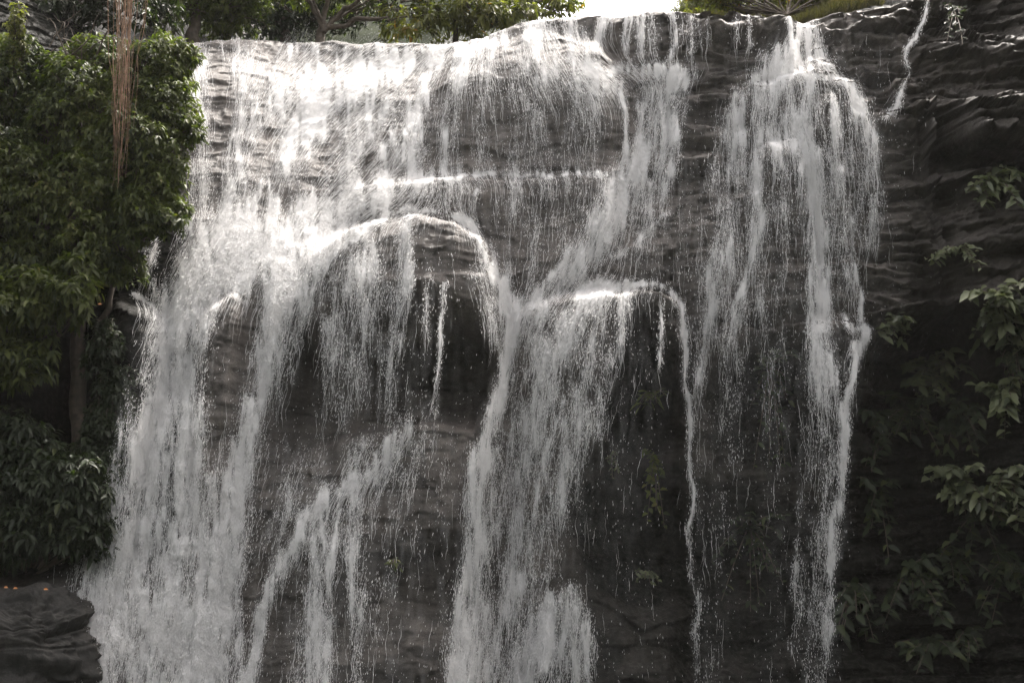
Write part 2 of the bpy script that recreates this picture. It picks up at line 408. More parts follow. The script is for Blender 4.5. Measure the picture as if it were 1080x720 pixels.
# rock layers: each bed stands out by its own amount, with a dark joint beneath
U0, V0 = proj(XX, Y, ZZ)
LYR = 0.25 + 0.75 * sstep(600, 780, U0)
amp = 0.012 + 0.118 * sstep(660, 960, U0) + 0.05 * sstep(620, 720, U0) * sstep(320, 200, V0) + 0.05 * sstep(150, 60, U0) 
zw = ZZ + 0.10 * fbm(XX * 0.45, ZZ * 0.3, 3, 11) + 0.05 * XX * 0.6 * np.where(XX > 4, 1, 0.4) * 0.3
for lay, (pitch, wgt) in enumerate(((0.62, 1.0), (0.23, 0.5))):
    q = zw / pitch + 0.6 * vnoise(zw * 0.9, XX * 0.12, 3 + lay)
    wgt = wgt * (0.25 + 0.75 * sstep(-0.25, 0.3, fbm(XX * 0.55, ZZ * 0.9, 3, 50 + lay)))
    kk = np.floor(q); f = q - kk
    wk = 0.7 + 0.9 * _hash(kk, kk * 0, kk * 0, 71 + lay)
    blk = _hash(kk, np.floor((XX + 0.12 * fbm(ZZ * 2, XX, 2, 73)) / wk + 9 * _hash(kk, kk * 0, kk * 0, 72)), kk * 0, 74 + lay) - 0.5
    off = 0.9 * blk * sstep(560, 760, U0) + vnoise(XX * (0.55 + 0.5 * lay) + kk * 7.7, kk * 3.1, 21 + lay) * 0.9 + 0.35 * vnoise(XX * 2.6 + kk * 5.1, kk * 1.7, 25 + lay)
    prof = (1 - np.abs(2 * f - 1.1) ** 4) * 0.75
    saw = (1 - f) ** 0.8 * sstep(0.0, 0.07, f)
    Y -= amp * wgt * (off * 1.2 + prof * .35 + 0.9 * saw)
# broken faces: irregular blocks, each with its own step and tilt
def blocks(x, z, sx, sz, seed):
    px_ = x / sx; pz_ = z / sz; ix = np.floor(px_); iz = np.floor(pz_)
    best = np.full(x.shape, 9.0); val = np.zeros(x.shape)
    for a in (-1, 0, 1):
        for b in (-1, 0, 1):
            cx_ = ix + a; cz_ = iz + b; o_ = cx_ * 0
            jx_ = cx_ + .1 + .8 * _hash(cx_, cz_, o_, seed); jz_ = cz_ + .1 + .8 * _hash(cx_, cz_, o_, seed + 1)
            dx_ = px_ - jx_; dz_ = pz_ - jz_; dd = np.maximum(np.abs(dx_), np.abs(dz_)) + .25 * (np.abs(dx_) + np.abs(dz_))
            v_ = (_hash(cx_, cz_, o_, seed + 2) - .5) + (_hash(cx_, cz_, o_, seed + 3) - .5) * 1.3 * dx_ + (_hash(cx_, cz_, o_, seed + 4) - .2) * 1.3 * dz_
            m_ = dd < best; best = np.where(m_, dd, best); val = np.where(m_, v_, val)
    return val
wx_ = XX + .16 * fbm(XX * 1.3, ZZ * 1.3, 4, 301); wz_ = zw + .10 * fbm(XX * 1.3, ZZ * 1.6, 4, 302)
bamp = 0.05 + 0.13 * sstep(620, 900, U0) + .04 * sstep(620, 720, U0) * sstep(330, 250, V0)
Y += bamp * (1.25 * blocks(wx_, wz_, 1.25, .50, 310) + .75 * blocks(wx_ + 3, wz_, .5, .19, 320) + .34 * blocks(wx_, wz_ + 5, .19, .085, 330))
# vertical joints on the right
jx = XX + 0.25 * fbm(ZZ * 0.8, XX * 0.2, 3, 31)
cell = np.floor(jx / 0.9); Y -= amp * 0.9 * (_hash(cell, np.floor(zw / 0.95), cell * 0, 5) - 0.5) * sstep(650, 950, U0)
Y += 0.10 * fbm(XX * 0.9, ZZ * 0.9, 5, 2) + 0.045 * (fbm(XX * 4, ZZ * 7, 4, 8, .6) * LYR + fbm(XX * 5.5, ZZ * 3.5, 4, 81, .6) * (1 - LYR)) * (0.6 + 7 * amp) - 0.05 * ((1 - np.abs(fbm(XX * 1.7, ZZ * 3.4, 4, 18))) * LYR + (1 - LYR) * (1 - np.abs(fbm(XX * 2.3, ZZ * 1.5, 4, 82)))) ** 3 + 0.03 * fbm(XX * 4.0, ZZ * 0.8, 3, 19)
crack = np.exp(-((XX - np.interp(ZZ, *[q[::-1] for q in at(np.array([977,970,955,950,958,948.]), np.array([-5,20,45,75,90,110.]), 2.0)])) / 0.10) ** 2)
Y += 0.22 * crack * sstep(118, 96, V0)
# round the crest
rc = np.clip((ZZ - (zcrest[None, :] - 0.22)) / 0.22, 0, 1)
Y += 0.28 * (1 - np.sqrt(np.clip(1 - rc * rc, 0, 1)))

# river bed and banks behind the crest
bk = np.linspace(0, 1, NBK + 1)[1:] ** 1.6
yb = Y[-1][None, :] + bk[:, None] * 26
rise = np.interp(xs, [-13, -6.5, -4.6, -1.2, -.4, 1.6, 3.0, 6.2, 7, 13], [.55, .45, .06, .05, .03, .02, .10, .50, .5, .5])
zb = zcrest[None, :] + (yb - Y[-1][None, :]) * rise[None, :] + 0.25 * fbm(np.tile(xs, (NBK, 1)) * 0.7, yb * 0.7, 4, 77) * np.minimum(1, (yb - Y[-1]) / 2)
XB = np.tile(xs, (NBK, 1))
allY = np.vstack([Y, yb]); allZ = np.vstack([ZZ, zb]); allX = np.tile(xs, (NZ + NBK, 1))
V = np.stack([allX, allY, allZ], -1).reshape(-1, 3)
obj('cliff', mesh('cliff', V, grid_faces(NZ + NBK, NX), M_ROCK, attrs=dict(shade_soil=np.vstack([SHADE_SOIL, np.clip(0.95 * sstep(2.4, 3.0, XB) + 0.95 * sstep(-3.9, -4.6, XB) + .6 * sstep(1.5, 3, yb - Y[-1][None]), 0, .95)]))), kind='structure')

# wooded hillside behind the left half of the lip
hx, hy = np.meshgrid(np.linspace(-34, 1.6, 90), np.linspace(9.5, 40, 80))
hz = 10.6 + (hy - 9.5) * 1.0 * sstep(1.6, 0.2, hx) + 0.5 * fbm(hx * .5, hy * .5, 4, 130)
M_SLOPE = rock_material('wooded_slope', (0.010, 0.013, 0.007), (0.018, 0.024, 0.012), (0.035, 0.042, 0.022), rough=(0.8, 0.95), bump=0.6, spec=0.05)
obj('hillside', mesh('hillside', np.stack([hx, hy, hz], -1).reshape(-1, 3), grid_faces(80, 90), M_SLOPE), kind='structure')
# ground: the pool's shore, with unseen slopes added beside and behind the viewer to block sky light
gx = np.linspace(-70, 70, 141); gy = np.linspace(-90, 2.5, 94)
QX, QY = np.meshgrid(gx, gy)
wall = 22 * sstep(9, 26, np.abs(QX)) * sstep(4, -6, QY) + 13 * sstep(-36, -70, QY)
QZ = np.maximum(wall, 22 * sstep(9, 26, np.abs(QX)) * 0.9) - 0.25 + 0.5 * fbm(QX * 0.25, QY * 0.25, 4, 120) - 1.6 * sstep(-15, -10, QY) * sstep(11, 8, np.abs(QX))
obj('ground', mesh('ground', np.stack([QX, QY, QZ], -1).reshape(-1, 3), grid_faces(94, 141), M_SLOPE), kind='structure')
wm, N_, L_n = new_mat('pool_water')
wo = N_.new('ShaderNodeOutputMaterial'); wb = N_.new('ShaderNodeBsdfPrincipled'); L_n.new(wb.outputs[0], wo.inputs[0])
wb.inputs['Base Color'].default_value = (0.02, 0.028, 0.025, 1); wb.inputs['Roughness'].default_value = 0.12
wn = N_.new('ShaderNodeTexNoise'); wn.inputs['Scale'].default_value = 3; wn.inputs['Detail'].default_value = 5
wbp = N_.new('ShaderNodeBump'); wbp.inputs['Distance'].default_value = 0.1; L_n.new(wn.outputs[0], wbp.inputs['Height']); L_n.new(wbp.outputs[0], wb.inputs['Normal'])
px, py = np.meshgrid(np.linspace(-12, 12, 13), np.linspace(-15, 2, 10))
obj('pool_water', mesh('pool_water', np.stack([px, py, px * 0 - 0.15], -1).reshape(-1, 3), grid_faces(10, 13), wm), kind='structure')

# ================================================================== SURFACE THE WATER RIDES ON
ZG = np.linspace(ZB, 13.6, 560); dzg = ZG[1] - ZG[0]
YG = np.empty((len(ZG), NX))
for j in range(NX):
    YG[:, j] = np.interp(ZG, ZZ[:, j], Y[:, j])
    over = ZG > zcrest[j]
    YG[over, j] = Y[-1, j] + (ZG[over] - zcrest[j]) * 9
YW = np.minimum(blur(blur(blur(blur(YG, 5, 0), 5, 1), 5, 0), 5, 1), blur(blur(YG, 1, 0), 1, 1) + 0.005) - 0.03
slope = np.zeros(NX)
for i in range(len(ZG) - 2, -1, -1):                     # thrown clear at each lip, falling on a parabola
    s_surf = (YW[i + 1] - YW[i]) / dzg                   # outward travel per metre of drop
    yb_ = YW[i + 1] - slope * dzg
    hit = YW[i] < yb_
    YW[i] = np.minimum(YW[i], yb_)
    slope = np.where(hit, np.clip(s_surf, 0, 0.45), slope * (1 - 0.9 * dzg / 1.0 * 1.3))
YW = blur(YW, 1, 1)

def yw(x, z): return bil(YW, (z - ZB) / dzg, (x - X0) / (xs[1] - xs[0]))
def ycl(x, z): return bil(YG, (z - ZB) / dzg, (x - X0) / (xs[1] - xs[0]))

# where each sight line of the photograph meets the water surface / the rock
PADU, PADV, SCL = 120, 60, 2
pu = np.arange(-PADU, 1080 + PADU, SCL); pv = np.arange(-PADV, 720 + PADV, SCL)
PU, PV = np.meshgrid(pu, pv)
def first_hit(fn):
    out = np.full(PU.shape, 9.0); done = np.zeros(PU.shape, bool)
    rx, rz = ray(PU, PV)
    for y in np.arange(-4, 7, 0.05):
        t = y - CAM[1]
        h = (~done) & (fn(rx * t, CAM[2] + rz * t) <= y)
        out[h] = y - 0.025; done |= h
    return out
HITW = first_hit(yw)
def hitw(u, v): return bil(HITW, (np.asarray(v) + PADV) / SCL, (np.asarray(u) + PADU) / SCL)

#PLANTS_BEGIN#
# ================================================================== PLANTS AND LOOSE ROCKS
def leaf_material(name, dark, light, warm=(0.11, 0.10, 0.03), rough=0.5, trans=0.35):
    m, N, L = new_mat(name)
    out = N.new('ShaderNodeOutputMaterial'); b = N.new('ShaderNodeBsdfPrincipled')
    a = N.new('ShaderNodeAttribute'); a.attribute_name = 'tone'
    r = N.new('ShaderNodeValToRGB'); e = r.color_ramp.elements
    e[0].position = 0.0; e[0].color = (*dark, 1); e[1].position = 1.0; e[1].color = (*warm, 1)
    k = e.new(0.86); k.color = (*light, 1)
    L.new(a.outputs['Fac'], r.inputs[0]); L.new(r.outputs[0], b.inputs['Base Color'])
    b.inputs['Roughness'].default_value = rough; b.inputs['Specular IOR Level'].default_value = 0.3
    t = N.new('ShaderNodeBsdfTranslucent')
    g = N.new('ShaderNodeMix'); g.data_type = 'RGBA'; g.blend_type = 'MULTIPLY'; g.inputs[0].default_value = 1; g.inputs['B'].default_value = (1.4, 1.7, 0.5, 1)
    L.new(r.outputs[0], g.inputs['A']); L.new(g.outputs['Result'], t.inputs[0])
    mx = N.new('ShaderNodeMixShader'); mx.inputs[0].default_value = trans
    L.new(b.outputs[0], mx.inputs[1]); L.new(t.outputs[0], mx.inputs[2]); L.new(mx.outputs[0], out.inputs[0])
    return m

def plain_material(name, c, rough=0.8, var=0.4):
    m, N, L = new_mat(name)
    out = N.new('ShaderNodeOutputMaterial'); b = N.new('ShaderNodeBsdfPrincipled'); L.new(b.outputs[0], out.inputs[0])
    geo = N.new('ShaderNodeNewGeometry'); n = N.new('ShaderNodeTexNoise'); n.inputs['Scale'].default_value = 12; n.inputs['Detail'].default_value = 6
    L.new(geo.outputs['Position'], n.inputs['Vector'])
    r = N.new('ShaderNodeValToRGB'); e = r.color_ramp.elements
    e[0].position = 0.3; e[0].color = (*[q * (1 - var) for q in c], 1); e[1].position = 0.7; e[1].color = (*[q * (1 + var) for q in c], 1)
    L.new(n.outputs[0], r.inputs[0]); L.new(r.outputs[0], b.inputs['Base Color']); b.inputs['Roughness'].default_value = rough
    bp = N.new('ShaderNodeBump'); bp.inputs['Distance'].default_value = 0.03; L.new(n.outputs[0], bp.inputs['Height']); L.new(bp.outputs[0], b.inputs['Normal'])
    return m

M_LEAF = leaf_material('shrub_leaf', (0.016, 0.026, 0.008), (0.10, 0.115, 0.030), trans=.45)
M_LEAF_DEEP = leaf_material('shade_leaf', (0.011, 0.017, 0.008), (0.034, 0.046, 0.022), warm=(0.06, 0.07, 0.025))  # darker leaf copy, with the shade put into its colour
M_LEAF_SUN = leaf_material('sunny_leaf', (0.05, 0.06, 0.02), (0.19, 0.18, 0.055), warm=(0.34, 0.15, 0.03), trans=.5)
M_LEAF_BIG = leaf_material('broad_leaf', (0.035, 0.045, 0.024), (0.15, 0.165, 0.095), warm=(0.08, 0.09, 0.04), rough=0.36, trans=0.2)
M_GRASS = leaf_material('dry_grass', (0.040, 0.036, 0.016), (0.085, 0.074, 0.034), warm=(0.11, 0.085, 0.045), rough=.7, trans=.15)
M_BARK = plain_material('bark', (0.075, 0.058, 0.043))
M_ROOT = plain_material('dry_root', (0.22, 0.13, 0.08))
M_ORANGE = plain_material('fallen_orange_leaf', (0.30, 0.11, 0.02), 0.6, 0.2)
M_BOULDER = rock_material('boulder_rock', (0.03, 0.028, 0.026), (0.085, 0.078, 0.072), (0.17, 0.158, 0.147), rough=(0.15, 0.45))

M_DARKROCK = rock_material('dark_rock', (0.010, 0.010, 0.009), (0.022, 0.021, 0.019), (0.05, 0.047, 0.043), rough=(0.5, 0.75), spec=.2)

def unit(a): return a / (np.linalg.norm(a, axis=-1, keepdims=True) + 1e-9)

def leaves(base, d, up, ln, wd, droop=0.3, tone=None):
    """folded, drooping leaves: base (n,3), direction, up hint, length, width"""
    n = len(base); d = unit(d); side = unit(np.cross(d, up)); nrm = np.cross(side, d)
    g = np.array([0, 0, -1.0])
    def stn(t, w, lift):
        c = base + d * (ln * t)[:, None] + g * (ln * droop * t * t)[:, None]
        sd = side * (wd * 0.5 * w)[:, None]; up_ = nrm * (wd * 0.22 * w * lift)[:, None]
        return [c - sd + up_, c - nrm * (wd * 0.06 * w)[:, None], c + sd + up_]
    one = np.ones(n)
    v = [base] + stn(one * 0.33, 1.0, 1) + stn(one * 0.68, 0.78, 1) + [base + d * ln[:, None] + g * (ln * droop)[:, None]]
    V = np.stack(v, 1).reshape(-1, 3)
    o = (np.arange(n) * 8)[:, None]
    T = np.concatenate([o + np.array([[0, 2, 1]]), o + np.array([[0, 3, 2]]), o + np.array([[4, 5, 7]]), o + np.array([[5, 6, 7]])])
    Q = np.concatenate([o + np.array([[1, 2, 5, 4]]), o + np.array([[2, 3, 6, 5]])])
    tn = rng.random(n) if tone is None else tone
    return V, [T, Q], np.repeat(tn, 8)

def add_mesh(parts):
    Vs, Ts, Qs, As = [], [], [], []; o = 0
    for V, F, A in parts:
        Vs.append(V); As.append(A); Ts.append(F[0] + o); Qs.append(F[1] + o); o += len(V)
    return np.vstack(Vs), [np.vstack(Ts), np.vstack(Qs)], np.concatenate(As)

def limb(pts, r0, r1, k=14, sides=7, wob=0.05):
    """one bent, tapering branch through points -> V, F"""
    pts = np.array(pts, float); t = np.linspace(0, 1, len(pts)); q = np.linspace(0, 1, k)
    c = np.stack([np.interp(q, t, pts[:, i]) for i in range(3)], 1)
    c = np.stack([blur(c[:, i][None], 1, 1)[0] for i in range(3)], 1); c[0] = pts[0]; c[-1] = pts[-1]
    c += wob * np.stack([vnoise(q * 6 + rng.uniform(0, 99), q * 0, i) for i in range(3)], 1) * np.sin(q * np.pi)[:, None]
    return tubes(c[None], (r0 + (r1 - r0) * q)[None] * (1 + 0.15 * vnoise(q * 9, q * 0 + r0 * 50, 5))[None], sides)

def join_tubes(lst):
    Vs, Fs = [], []; o = 0
    for V, F in lst: Vs.append(V); Fs.append(F + o); o += len(V)
    return np.vstack(Vs), np.vstack(Fs)

def shrub(name, label, cat, blobs, mat, leaf=(0.09, 0.042), dens=120, root=None, group=None, per=9, spread=0.9, droop=0.45, stem_r=0.03, gap=0.6, lumps=13, trunk_part='branches'):
    """blobs: (u, v, y, rx, ry, rz) leafy masses; leaves grow in rosettes on twigs that run back to the root"""
    big = [(P(b[0], b[1], b[2]), np.array(b[3:6], float)) for b in blobs]
    cs = []
    for c, r in big:                                             # each mass is made of overlapping leafy lumps
        nl = lumps
        g = (np.arange(nl) + .5) / nl; th_ = np.pi * (1 + 5 ** .5) * np.arange(nl) + rng.uniform(0, 6)
        dd = np.stack([np.cos(th_) * np.sqrt(1 - (2 * g - 1) ** 2), np.sin(th_) * np.sqrt(1 - (2 * g - 1) ** 2), 2 * g - 1], 1)
        for d_ in dd:
            if d_[1] > .55: continue
            cs.append((c + (d_ + rng.normal(0, .12, 3)) * r * .62, r * rng.uniform(.36, .58)))
        cs.append((c, r * .6))
    rt = np.array(root)
    top = thing(name, label, cat, rt, group)
    parts, tub = [], []
    for c, r in cs:
        area = 4 * np.pi * ((r[0] * r[2]) ** 1.6 + (r[0] * r[1]) ** 1.6 + (r[1] * r[2]) ** 1.6) ** (1 / 1.6) / 3 ** (1 / 1.6)
        n = int(area * dens)
        d = unit(rng.normal(size=(n, 3)))
        d = d[(d[:, 1] < 0.45) & (d[:, 2] > rng.uniform(-1, -.1, len(d)))]
        sh = 1 + 0.38 * fbm(d[:, 0] * 2.2 + c[0] * 3, d[:, 2] * 2.2 + c[2] * 3, 3, int(abs(c[0]) * 37) % 997) + 0.1 * fbm(d[:, 0] * 7, d[:, 2] * 7, 2, 5)
        rad = sh * np.where(rng.random(len(d)) < 0.62, rng.uniform(0.88, 1.06, len(d)), rng.uniform(0.45, 0.9, len(d)))
        hole = fbm(d[:, 0] * r[0] * 2.4 + c[0], d[:, 2] * r[2] * 2.4 + c[2] + d[:, 1], 2, 71)
        keep = hole > -gap
        d, rad = d[keep], rad[keep]; n = len(d)
        pos = c + d * r * rad[:, None]
        k = per
        out = unit(d * np.array([1, 1, 1]) + np.array([0, -0.25, 0.25]))
        ang = rng.uniform(0, 2 * np.pi, (n, k))
        ref = np.array([0.3, 0.2, 1.0]); a = unit(np.cross(out, ref)); b = np.cross(out, a)
        dirs = out[:, None] * rng.uniform(0.15, 0.8, (n, k))[..., None] + spread * (a[:, None] * np.cos(ang)[..., None] + b[:, None] * np.sin(ang)[..., None]) + np.array([0, 0, -0.25])
        L_ = leaf[0] * rng.uniform(0.6, 1.2, (n, k)); W_ = L_ * leaf[1] / leaf[0] * rng.uniform(0.8, 1.15, (n, k))
        base = pos[:, None] + out[:, None] * rng.uniform(-0.6, 0.5, (n, k))[..., None] * leaf[0]
        upv = np.repeat((out * 0.8 + np.array([0, 0, 0.8]))[:, None], k, 1) + rng.normal(0, 0.25, (n, k, 3))
        tone = np.clip(np.repeat(0.45 + 0.35 * fbm(pos[:, 0] * 2, pos[:, 2] * 2, 2, 9), k) + rng.normal(0, 0.18, n * k), 0, 1)
        parts.append(leaves(base.reshape(-1, 3), dirs.reshape(-1, 3), upv.reshape(-1, 3), L_.ravel(), W_.ravel(), droop, tone))
        # twigs
        m = min(n, max(3, int(n * 0.08)))
        pick = rng.choice(n, m, replace=False)
        hub = c + (rt - c) * min(0.25, .3 / (np.linalg.norm(rt - c) + .01))
        q = np.linspace(0, 1, 7)[None, :, None]
        mid = (hub + pos[pick]) / 2 + rng.normal(0, 0.08, (m, 3)) + np.array([0, 0, 0.08])
        pth = (1 - q) ** 2 * hub + 2 * q * (1 - q) * mid[:, None] + q * q * pos[pick][:, None]
        tub.append(tubes(pth, np.repeat(np.linspace(stem_r * 0.35, 0.004, 7)[None], m, 0), 4))
        if lumps > 8 or rng.random() < .1: tub.append(limb([rt, (rt + c) / 2 + rng.normal(0, 0.08, 3), c], stem_r * .6, stem_r * 0.25, 10, 5))
    V, F, A = add_mesh(parts)
    obj('foliage', mesh('foliage', V, F, mat, attrs=dict(tone=A)), top)
    V, F = join_tubes(tub); obj(trunk_part, mesh(trunk_part, V, F, M_BARK), top)
    return top

def rk(u, v, off=0.0):
    """a point on the rock behind a photo pixel, moved towards the valley by off"""
    rx, rz = ray(u, v)
    for y in np.arange(-4, 8, 0.02):
        t = y - CAM[1]
        if ycl(np.array([rx * t]), np.array([CAM[2] + rz * t]))[0] <= y: break
    return P(u, v, y - off)

# ---- left bank
G1 = 'leafy shrubs on the left bank'
shrub('shrub', 'tall rounded leafy bush whose right edge overhangs the left cascade', 'bush',
      [(155,92,0.5,.66,.6,.75),(140,160,0.1,.75,.6,.75),(105,75,0.7,.6,.5,.55),(172,125,0.3,.45,.5,.68),(163,200,.0,.46,.45,.42),(185,90,.5,.25,.35,.4),(196,62,.5,.2,.3,.2),(200,140,.2,.2,.3,.22),(188,222,-.1,.2,.25,.18)], M_LEAF, group=G1, root=P(95,250,1.1), stem_r=.05)
shrub('shrub', 'wide dark bush at the left edge behind the hanging roots', 'bush',
      [(20,95,0.5,.85,.6,.8),(70,130,0.2,.75,.6,.85),(10,200,0.0,.8,.6,.85),(75,215,-.1,.75,.5,.7),(20,280,-.1,.8,.5,.6),(-40,140,.3,.8,.6,1.1)], M_LEAF, group=G1, root=P(40,300,1.0), stem_r=.05)
shrub('shrub', 'low leafy tongue drooping toward the wet rock shelf by the cascade', 'bush',
      [(148,232,-.2,.58,.45,.34),(105,262,-.2,.6,.45,.42),(128,285,-.1,.3,.3,.26)], M_LEAF, group=G1, root=P(90,300,.8))
shrub('shrub', 'spray of larger pale leaves jutting over the dark hollow at the left', 'bush',
      [(25,330,-.6,.65,.45,.5),(75,315,-.6,.42,.4,.34),(25,385,-.6,.45,.35,.32),(85,285,-.5,.35,.35,.25)], M_LEAF, leaf=(0.13, 0.06), dens=75, group=G1, root=P(20,400,.4))
shrub('shrub', 'dark leafy thicket filling the lower left corner above the flat rock', 'bush',
      [(10,470,-.3,.6,.4,.5),(55,525,-.6,.75,.4,.6),(10,560,-.7,.7,.4,.5),(100,500,-.3,.4,.3,.55),(90,560,-.6,.4,.3,.35)], M_LEAF_DEEP, leaf=(0.13, 0.055), dens=85, group=G1, root=P(30,610,-.3))
shrub('creeper', 'dark creeper trailing below the wet rock shelf beside the left cascade', 'creeper',
      [(112,370,-.15,.28,.2,.45),(125,420,-.2,.28,.2,.45),(108,460,-.3,.3,.2,.45)], M_LEAF_DEEP, leaf=(0.085, 0.042), dens=120, root=P(115,340,.2), stem_r=.015)

# a bare trunk in the hollow
t_ = thing('bare_tree', 'thick brown trunk half hidden in the dark hollow on the left', 'tree', P(82, 500, .3))
V_, F_ = join_tubes([limb([P(80,510,.3), P(86,430,.35), P(78,360,.4), P(92,280,.5)], .13, .09, 20, 10), limb([P(84,400,.35), P(105,350,.3), P(120,300,.4)], .07, .04, 12, 8)])
obj('trunk', mesh('trunk', V_, F_, M_BARK), t_)

# hanging roots
t_ = thing('hanging_roots', 'bundle of thin reddish brown aerial roots hanging in front of the left bushes', 'roots', P(135, 0, -.3))
n_ = 34; q_ = np.linspace(0, 1, 26)
u0_ = rng.normal(136, 10, n_); u1_ = 124 + (u0_ - 134) * .35 + rng.normal(0, 3, n_); v1_ = 40 + 165 * rng.random(n_) ** .7
pu_ = u0_[:, None] + (u1_ - u0_)[:, None] * (np.clip(v1_, 0, 205) / 205)[:, None] * q_[None] ** .8 + 4.5 * vnoise(q_[None] * 4 + rng.uniform(0, 99, (n_, 1)), np.zeros((n_, 26)), 3)
pv_ = -30 + (v1_ + 30)[:, None] * q_[None]
yy_ = -.55 + rng.normal(0, .08, (n_, 1)) + 0 * q_
X_, Z_ = at(pu_, pv_, yy_)
V_, F_ = tubes(np.stack([X_, yy_, Z_], -1), np.repeat(rng.uniform(.0025, .0075, (n_, 1)), 26, 1) * np.linspace(1, .45, 26)[None], 5)
obj('root_strands', mesh('root_strands', V_, F_, M_ROOT), t_, kind='stuff')

# dry twigs and vine at the top left
t_ = thing('dead_branches', 'bare grey twigs spreading above the bush at the top left', 'branches', P(60, 60, .6))
tw = []
for k in range(16):
    a_ = P(rng.uniform(40, 110), rng.uniform(35, 75), .1); b_ = a_ + np.array([rng.uniform(-.6, .7), rng.uniform(-.2, .1), rng.uniform(.1, .7)])
    tw.append(limb([a_, (a_ + b_) / 2 + rng.normal(0, .06, 3), b_], .012, .003, 10, 4, .06))
V_, F_ = join_tubes(tw); obj('twigs', mesh('twigs', V_, F_, M_BARK), t_)
shrub('climbing_vine', 'yellowish vine climbing a stem near the top left corner', 'vine',
      [(18,25,.0,.14,.14,.35),(20,60,.0,.12,.12,.3)], M_LEAF_SUN, leaf=(0.06, 0.03), dens=110, root=P(20,90,.3), stem_r=.02)

# ---- trees behind the lip
G2 = 'trees behind the lip of the falls'
def tree(label, foot, topu, topv, y, blobs, mat, r0=.14, leaf=(.13, .05), dens=34, forks=(), gap=.25):
    ft = P(foot[0], foot[1], y); ft[2] -= .3
    t = shrub('tree', label, 'tree', blobs, mat, leaf=leaf, dens=dens, root=P(topu, topv, y), group=G2, stem_r=.05, gap=gap, trunk_part='limbs', lumps=8)
    tp = P(topu, topv, y)
    lst = [limb([ft, (ft + tp) / 2 + rng.normal(0, .12, 3), tp], r0, r0 * .6, 14, 8)]
    for f in forks: lst.append(limb([tp + (ft - tp) * f[3], P(f[0] * .5 + topu * .5, f[1] * .5 + topv * .5, y), P(f[0], f[1], f[2])], r0 * .6, r0 * .25, 12, 7))
    V, F = join_tubes(lst); obj('trunk', mesh('trunk', V, F, M_BARK), t)
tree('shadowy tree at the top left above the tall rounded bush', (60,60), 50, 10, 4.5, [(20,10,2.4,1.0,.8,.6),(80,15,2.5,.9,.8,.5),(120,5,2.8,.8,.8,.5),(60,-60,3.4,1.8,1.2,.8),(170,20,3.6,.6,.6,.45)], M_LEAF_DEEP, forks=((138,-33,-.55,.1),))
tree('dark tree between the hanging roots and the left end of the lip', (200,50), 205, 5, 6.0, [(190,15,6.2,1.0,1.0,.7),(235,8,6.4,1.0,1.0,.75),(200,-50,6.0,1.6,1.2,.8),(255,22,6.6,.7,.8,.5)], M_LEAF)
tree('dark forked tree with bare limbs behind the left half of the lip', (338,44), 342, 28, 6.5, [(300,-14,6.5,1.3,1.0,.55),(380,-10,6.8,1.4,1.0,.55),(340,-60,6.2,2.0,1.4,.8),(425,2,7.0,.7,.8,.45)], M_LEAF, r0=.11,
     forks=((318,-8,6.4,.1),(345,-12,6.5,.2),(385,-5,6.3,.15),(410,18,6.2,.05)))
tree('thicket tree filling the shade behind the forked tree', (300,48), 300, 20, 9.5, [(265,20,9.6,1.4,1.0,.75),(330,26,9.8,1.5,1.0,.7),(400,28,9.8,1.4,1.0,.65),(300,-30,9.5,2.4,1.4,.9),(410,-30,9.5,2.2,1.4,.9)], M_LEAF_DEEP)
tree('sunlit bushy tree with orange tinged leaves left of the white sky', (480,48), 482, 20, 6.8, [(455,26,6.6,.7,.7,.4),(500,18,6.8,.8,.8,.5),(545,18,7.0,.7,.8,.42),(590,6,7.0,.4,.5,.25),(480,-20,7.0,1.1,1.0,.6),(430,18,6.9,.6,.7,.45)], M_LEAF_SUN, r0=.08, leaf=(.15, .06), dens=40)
tree('darker rounded tree right beside the white gap of sky', (560,30), 560, 0, 8.0, [(555,2,8.0,.8,.8,.5),(588,4,8.2,.5,.6,.3),(540,-30,8.3,1.2,1.0,.6)], M_LEAF, r0=.08)

# grassy bank on the right of the sky gap
n_ = 16000
gu_ = rng.uniform(725, 930, n_); gy_ = 3.1 + 9 * rng.random(n_) ** 1.5
gx_, gz_ = at(gu_, 10.0, gy_)
gcol = np.clip((gx_ - X0) / (xs[1] - xs[0]), 0, NX - 1).astype(int)
gz_ = np.array([np.interp(a, yb[:, j], zb[:, j]) for a, j in zip(gy_, gcol)])
V_, F_, A_ = leaves(np.stack([gx_, gy_, gz_], -1), np.stack([rng.normal(0, .35, n_), rng.normal(-.1, .3, n_), np.ones(n_)], -1), np.tile([0.1, -1.0, .2], (n_, 1)), rng.uniform(.12, .38, n_), rng.uniform(.012, .03, n_), .25)
obj('bank_grass', mesh('bank_grass', V_, F_, M_GRASS, attrs=dict(tone=A_)), kind='stuff', label='dry olive grass on the bank above the right half of the lip', category='grass')
shrub('shrub', 'low olive bush on the bank above the right half of the lip', 'bush', [(800,-4,7.5,1.3,.8,.45),(870,-8,7.4,1.1,.8,.45),(752,2,7.5,.6,.6,.3),(735,8,8.5,.5,.5,.25)], M_LEAF_SUN, leaf=(.1, .03), dens=60, root=P(830,16,6.6))

